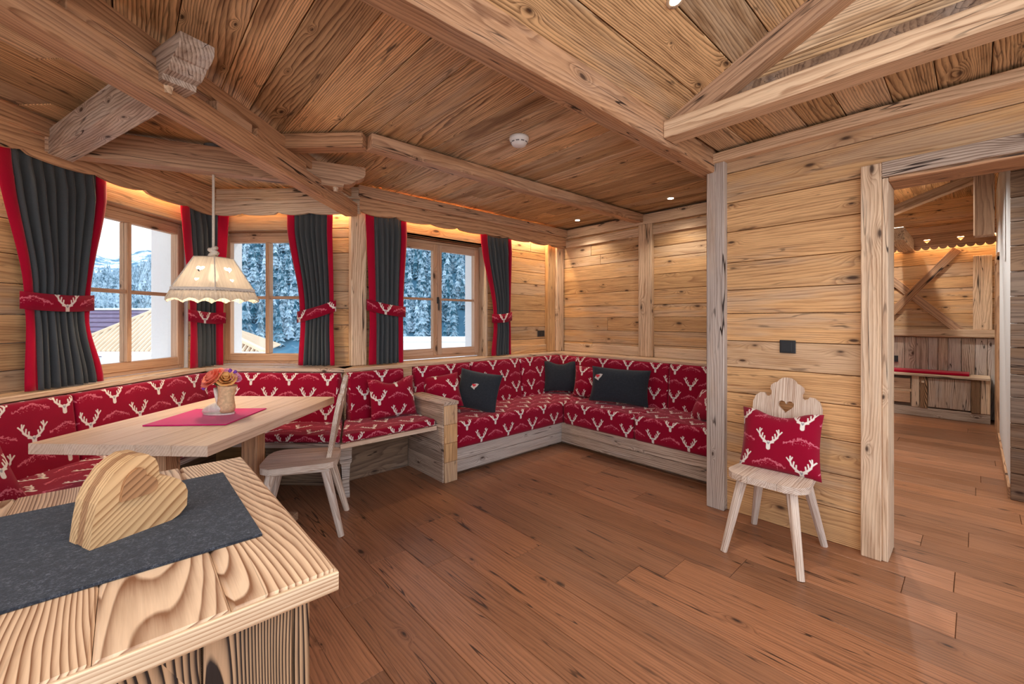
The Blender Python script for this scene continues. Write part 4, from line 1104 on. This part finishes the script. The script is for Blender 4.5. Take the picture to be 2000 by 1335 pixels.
hpart('core', .99, .022, .0395, M['heart2'], .001, .0005)
hpart('small_heart', .37, .009, -.0045, M['heart2'], .042, .072)

# ------------------------------------------------------------------ hall beyond the doorway
HW = slab('wall_hall', [(8.36, 8.6, -.4, 3.0, -.1, 3.6)], M['darkwood']); tag(HW, 'board wall with crossed braces at the end of the hall')
clad(HW, V((8.36, 0, 0)), EY, EZ, -EX, -.3, 1.5, 1.06, 3.3, (.15, .2), M['wall'], t=.03)
clad(HW, V((8.36, 0, 0)), EZ, EY, -EX, .0, 1.06, -.3, 1.5, (.09, .13), M['grey'], t=.03)
bx('rail_board', 8.27, 8.33, -.3, 1.5, 1.075, 1.175, M['pale'], HW)
bx('wall_post', 8.28, 8.33, -.14, .03, 1.175, 2.15, M['pale'], HW)
plank('brace', (8.30, .92, 1.30), (8.30, .17, 2.26), .10, .05, EX, M['beam'], HW); plank('brace', (8.315, .92, 1.98), (8.315, .14, 1.14), .10, .04, EX, M['beam'], HW)
hb = []
for i in range(6):
    hb.append([(x + .2 + i * .32, z - .09) for x, z in heart_pts(.07, 12)])
HT = thing('trim_9', 'scalloped cornice with heart cut-outs above the crossed braces', None, kind='structure')
scallop(V((8.20, 1.62, 0)), -EY, -EX, 1.85, 2.48, 2.27, .02, .085, .05, M['beam'], HT, kind=1, holes=hb)
bx('cornice_board', 8.12, 8.22, -.25, 1.6, 2.48, 2.58, M['beam'], HT)
led('led_strip', (8.27, .6, 2.42), 1.6, pi / 2, 'warm light strip behind the hall cornice', .6)
hbn = thing('hall_bench', 'weathered storage bench with drawers and red seat pad in the hall', 'bench', (8.1, .5, 0))
bx('bench_top', 7.91, 8.33, -.12, 1.5, .545, .578, M['pale'], hbn)
bx('seat_pad', 7.97, 8.30, .06, 1.45, .579, .612, M['red'], hbn, .01)
bx('plinth', 7.97, 8.0, -.12, 1.5, 0, .12, M['grey'], hbn); bx('carcass', 8.0, 8.33, -.12, 1.5, .0, .545, M['darkwood'], hbn)
for (a, b, z0, z1, nm) in ((.59, 1.2, .36, .50, 'drawer'), (.59, 1.2, .17, .32, 'drawer')):
    d = bx(nm, 7.955, 7.98, a + .02, b, z0, z1, M['beam'], hbn); bx('knob', 7.93, 7.955, .78, .81, (z0 + z1) / 2 - .014, (z0 + z1) / 2 + .014, M['pale'], d, .004)
bx('stile', 7.96, 8.0, .52, .60, .12, .545, M['pale'], hbn); bx('stile', 7.95, 8.0, .44, .518, .12, .545, M['body'], hbn); bx('stile', 7.95, 8.0, -.035, .045, .12, .545, M['body'], hbn); bx('stile', 7.96, 8.0, -.12, -.037, .12, .545, M['pale'], hbn)
cd = bx('cabinet_door', 7.965, 8.0, .048, .436, .14, .53, M['grey'], hbn); bx('knob', 7.93, 7.95, .47, .50, .455, .485, M['pale'], cd, .004)
bx('rail', 7.962, 8.0, .60, 1.5, .32, .36, M['pale'], hbn)
HWW = slab('wall_hall_side', [(4.78, 7.0, -.45, -.17, .0, 3.0), (7.75, 8.4, -.45, -.17, .0, 3.0), (7.0, 7.75, -.45, -.17, 2.03, 3.0)], M['plaster']); tag(HWW, 'narrow white plaster side wall of the hall')
HD = thing('door_2', 'brown timber door frame in the white hall wall', None, kind='structure')
bx('door_jamb', 7.0, 7.10, -.22, -.15, 0, 2.0, M['beam'], HD); bx('door_jamb', 7.66, 7.75, -.22, -.15, 0, 2.0, M['beam'], HD); bx('door_head', 7.0, 7.75, -.22, -.15, 1.95, 2.04, M['beam'], HD); bx('door_leaf', 7.10, 7.66, -.24, -.20, 0, 1.95, M['darkwood'], HD)
bx('baseboard_hall', 4.78, 7.0, -.17, -.155, 0, .08, M['beam'], None, .002, kind='structure', lab='brown baseboard along the white hall wall')
HO = slab('wall_hall_outer', [(4.77, 4.9, -3.0, -.20, .0, 3.0)], M['darkwood']); tag(HO, 'dark weathered log wall at the right edge of the doorway')
clad(HO, V((4.77, 0, 0)), EY, EZ, -EX, -2.4, -.165, .0, 3.0, (.15, .2), M['darkwood'], t=.03, jit=.012)
HC = slab('ceiling_hall', [(3.25, 8.6, -3.2, 1.6, 2.98, 3.06)], M['darkwood']); tag(HC, 'dark plank ceiling of the hall')
clad(HC, V((0, 0, 2.955)), EX, EY, EZ, 3.26, 8.4, -1.0, 1.55, (.15, .2), M['ceil'], t=.022)
HS = slab('wall_hall_left', [(4.52, 8.6, 1.56, 1.64, -.1, 3.1)], M['darkwood']); tag(HS, 'board wall on the hidden left side of the hall')
HE = slab('wall_hall_front', [(3.25, 4.8, -3.3, -3.2, -.1, 3.1)], M['plaster']); tag(HE, 'plaster wall closing the hall behind the doorway')
beam((5.6, -.045, 2.04), (5.6, -.045, 2.96), .125, .13, EX, M['beam'], 'short rough hanging post in the hall')
beam((6.9, 1.45, 2.36), (6.9, .02, 2.86), .10, .12, EX, M['pale'], 'slanting rafter under the hall ceiling')
beam((7.0, .66, 2.36), (8.34, .66, 2.36), .14, .16, EZ, M['pale'], 'short pale beam end in the hall left of the rafter')
for q in ((5.6, .7), (4.1, .6), (4.1, -1.4), (7.2, .75)): downlight((q[0], q[1], 2.955), EZ, 'added unseen fill spot in the hall ceiling', 70, tint=(1, .96, .90))  # unseen lamps added to lift the dark hall

# ------------------------------------------------------------------ outdoors
from mathutils import noise as mn
def hill(ph, rho):
    dg = math.degrees(ph)
    t = max(0, min(1, (dg + 42) / 12)); t = t * t * (3 - 2 * t)
    H = 27 + 9 * max(-2, min(1, (dg + 44) / 5)) + t * 110
    f = max(0, min(1, (rho - 120) / 310)); f = f * (1.5 - .5 * f) if f < 1 else 1
    return -12 + (H + 12) * f + mn.noise(V((sin(ph) * rho, cos(ph) * rho, 0)) * .02) * 6 * f
m = MB(); vs = []; fs = []; NA, NR = 70, 44
for i in range(NA + 1):
    for j in range(NR + 1):
        ph = radians(-75 + 95 * i / NA); rho = 9 + (435 - 9) * (j / NR) ** 1.3
        vs.append(ext(sin(ph) * rho, cos(ph) * rho, hill(ph, rho) if rho > 30 else -12))
for i in range(NA):
    for j in range(NR):
        a = i * (NR + 1) + j; fs.append([a, a + NR + 1, a + NR + 2, a + 1])
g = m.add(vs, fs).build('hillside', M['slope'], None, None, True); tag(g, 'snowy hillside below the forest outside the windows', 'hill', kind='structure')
# far sunlit ridge seen through the left window
m = MB(); vs = []; fs = []
for i in range(61):
    for j in range(16):
        ph = radians(-66 + 40 * i / 60); rho = 500 + 300 * j / 15
        z = -10 + (72 + 40 * (i / 60)) * sin(pi / 2 * min(1, j / 12)) * (1 if j <= 12 else 1 - (j - 12) * .15) + mn.noise(V((i * .25, j * .3, 2))) * 12
        vs.append(ext(sin(ph) * rho, cos(ph) * rho, z))
for i in range(60):
    for j in range(15):
        a = i * 16 + j; fs.append([a, a + 16, a + 17, a + 1])
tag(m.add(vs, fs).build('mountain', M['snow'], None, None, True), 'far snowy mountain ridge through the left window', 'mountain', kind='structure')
def tree_mesh(seed):
    r = random.Random(seed); mm = MB(); n_ = 10; T_ = 9
    for k in range(T_):
        z0 = .05 + .098 * k; z1 = min(1.0, z0 + .20); rr = .17 * (1 - k / (T_ + .6)) ** .85
        vs = [(0, 0, z1)]
        for q_ in range(n_):
            a = 2 * pi * q_ / n_ + r.random() * .3 + k * .7; q = rr * (r.uniform(.85, 1.2) if q_ % 2 else r.uniform(.35, .6))
            vs.append((q * cos(a), q * sin(a), z0 + (0 if q_ % 2 else .035) + r.uniform(-.012, .012)))
        mm.add(vs, [[0, 1 + q_, 1 + (q_ + 1) % n_] for q_ in range(n_)])
    vs, fs = tube([(0, 0, 0), (0, 0, .2)], [.02, .016], 5, False); mm.add(vs, fs)
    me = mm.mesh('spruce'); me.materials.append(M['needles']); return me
TM = [tree_mesh(i) for i in range(5)]
cand = []
rt = random.Random(4)
grid = set()
for _ in range(36000):
    ph = radians(rt.uniform(-53, 4)); rho = sqrt(rt.uniform(128 ** 2, 425 ** 2))
    dg = math.degrees(ph); px = 1000 + 828 * math.tan(ph)
    cell = (int(sin(ph) * rho / 3.1 + 500), int(cos(ph) * rho / 3.1 + 500))
    if cell in grid: continue
    vis = (165 < px < 330 or 455 < px < 600 or 785 < px < 930)
    if dg < -37 and (rho < 150 or (rho > 250 and rt.random() < .7)): continue
    grid.add(cell)
    cand.append((rho, ph, hill(ph, rho), rt.uniform(6.5, 12.0), rt.random() * 6.28, vis))
cand.sort(key=lambda c: c[0]); left = []; n_ = 0
for c in cand:
    p = ext(sin(c[1]) * c[0], cos(c[1]) * c[0], c[2] - .6)
    if c[5] and n_ < 300:
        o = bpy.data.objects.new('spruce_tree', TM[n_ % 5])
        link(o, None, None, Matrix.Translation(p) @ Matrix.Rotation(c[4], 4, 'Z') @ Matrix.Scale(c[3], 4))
        tag(o, 'frosted, haze-tinted spruce standing on the forested slope outside the windows', 'tree', 'spruces on the slope'); n_ += 1
    else: left.append((p, c[3], c[4]))
m = MB()
for i, (p, h_, a) in enumerate(left):
    me = TM[i % 5]; ca, sa = cos(a) * h_, sin(a) * h_
    m.add([(p.x + v.co.x * ca - v.co.y * sa, p.y + v.co.x * sa + v.co.y * ca, p.z + v.co.z * h_) for v in me.vertices], [list(q.vertices) for q in me.polygons])
tag(m.build('spruce_forest', M['needles']), 'dense frosted, haze-tinted spruce forest higher up the slope', 'forest', kind='stuff')
# neighbouring house with hipped tile roof
nh = thing('neighbour_house', 'white neighbouring house with pale ribbed hip roof', 'house', ext(-10, 14, -9))
e0, e1 = ext(-13.0, 12, .40), ext(-7.03, 12, .40); e2, e3 = ext(-8.3, 15.2, .40), ext(-15, 15.2, .40); ap = ext(-11.1, 13.7, 1.78)
m = MB(); m.add([e0, e1, e2, e3, ap], [[0, 1, 4], [1, 2, 4], [2, 3, 4], [3, 0, 4], [3, 2, 1, 0]]); rf = m.build('roof', M['tilegap'], nh)
m = MB()
for (p, q) in ((e0, e1), (e1, e2)):
    nn = (q - p).cross(ap - p).normalized(); nn = nn if nn.z > 0 else -nn
    dv = (ap - p) - (q - p) * ((ap - p).dot(q - p) / (q - p).length_squared); tap = (ap - p).dot(q - p) / (q - p).length_squared
    K = 44
    for i in range(K):
        s_ = (i + .5) / K; ln = (s_ / tap) if s_ < tap else (1 - s_) / (1 - tap)
        b0 = p + (q - p) * s_; b1 = b0 + dv * ln * .98; hw = (q - p) / K * .30
        m.add([b0 - hw, b0 + hw, b1 + hw, b1 - hw, b0 - hw * .5 + nn * .05, b0 + hw * .5 + nn * .05, b1 + hw * .5 + nn * .05, b1 - hw * .5 + nn * .05], [[4, 5, 6, 7], [0, 1, 5, 4], [1, 2, 6, 5], [3, 0, 4, 7], [2, 3, 7, 6]])
tag(m.build('roof_tile_ribs', M['tile'], rf), kind='stuff')
c0 = ext(-12.2, 12.6); c1 = ext(-7.6, 12.6)
m = MB(); q = [c0 + EZ * -9, c1 + EZ * -9, ext(-8.6, 14.8, -9), ext(-14.3, 14.8, -9)]; q2 = [V((p.x, p.y, .42)) for p in q]
m.add(q + q2, [[0, 1, 5, 4], [1, 2, 6, 5], [2, 3, 7, 6], [3, 0, 4, 7]]).build('house_wall', M['plaster'], nh)
for (p, q) in ((e0, ap), (e1, ap)): plank('ridge_cap', p + EZ * .03, q + EZ * .03, .16, .1, EZ, M['tile'], nh, .02)
plank('gutter', e0 - EZ * .05, e1 - EZ * .05, .14, .12, EZ, M['white'], nh, .02)
dh = thing('dark_roof_house', 'house with a dark violet roof behind the pale roof', 'house', ext(-22, 24, -9))
q = [ext(-30, 22, -.4), ext(-17.0, 22, -.4), ext(-17.5, 27, 1.95), ext(-31, 27, 1.95)]
m = MB(); m.add(q + [p - EZ * .2 for p in q], [[0, 1, 2, 3], [4, 5, 1, 0], [7, 6, 5, 4], [5, 6, 2, 1], [7, 4, 0, 3], [6, 7, 3, 2]]); m.build('roof', M['darktile'], dh)
for k in range(1, 9):
    f = k / 9; plank('tile_course', q[0].lerp(q[3], f) + EZ * .03, q[1].lerp(q[2], f) + EZ * .03, .08, .06, EZ, M['darktile'], dh, .01)
plank('ridge_snow', q[3] + EZ * .05, q[2] + EZ * .05, .3, .12, EZ, M['whitesnow'], dh, .03)
m = MB(); w4 = [ext(-29.5, 22.4, -9), ext(-17.5, 22.4, -9), ext(-17.8, 30, -9), ext(-30, 30, -9)]
m.add(w4 + [V((p.x, p.y, -.4)) for p in w4], [[0, 1, 5, 4], [1, 2, 6, 5], [2, 3, 7, 6], [3, 0, 4, 7]]).build('house_wall', M['plaster'], dh)
# snow-covered parapet outside the casement window
pp = bx('parapet', -3.4, 0.6, 8.0, 8.35, -4, .90, M['plaster'], None, .03, fr(V((0, 0, 0)), RT, FW, EZ)); tag(pp, 'low wall under snow outside the casement window', 'wall')
bx('snow_cap', -3.42, .62, 7.97, 8.38, .901, .98, M['whitesnow'], pp, .03, fr(V((0, 0, 0)), RT, FW, EZ))
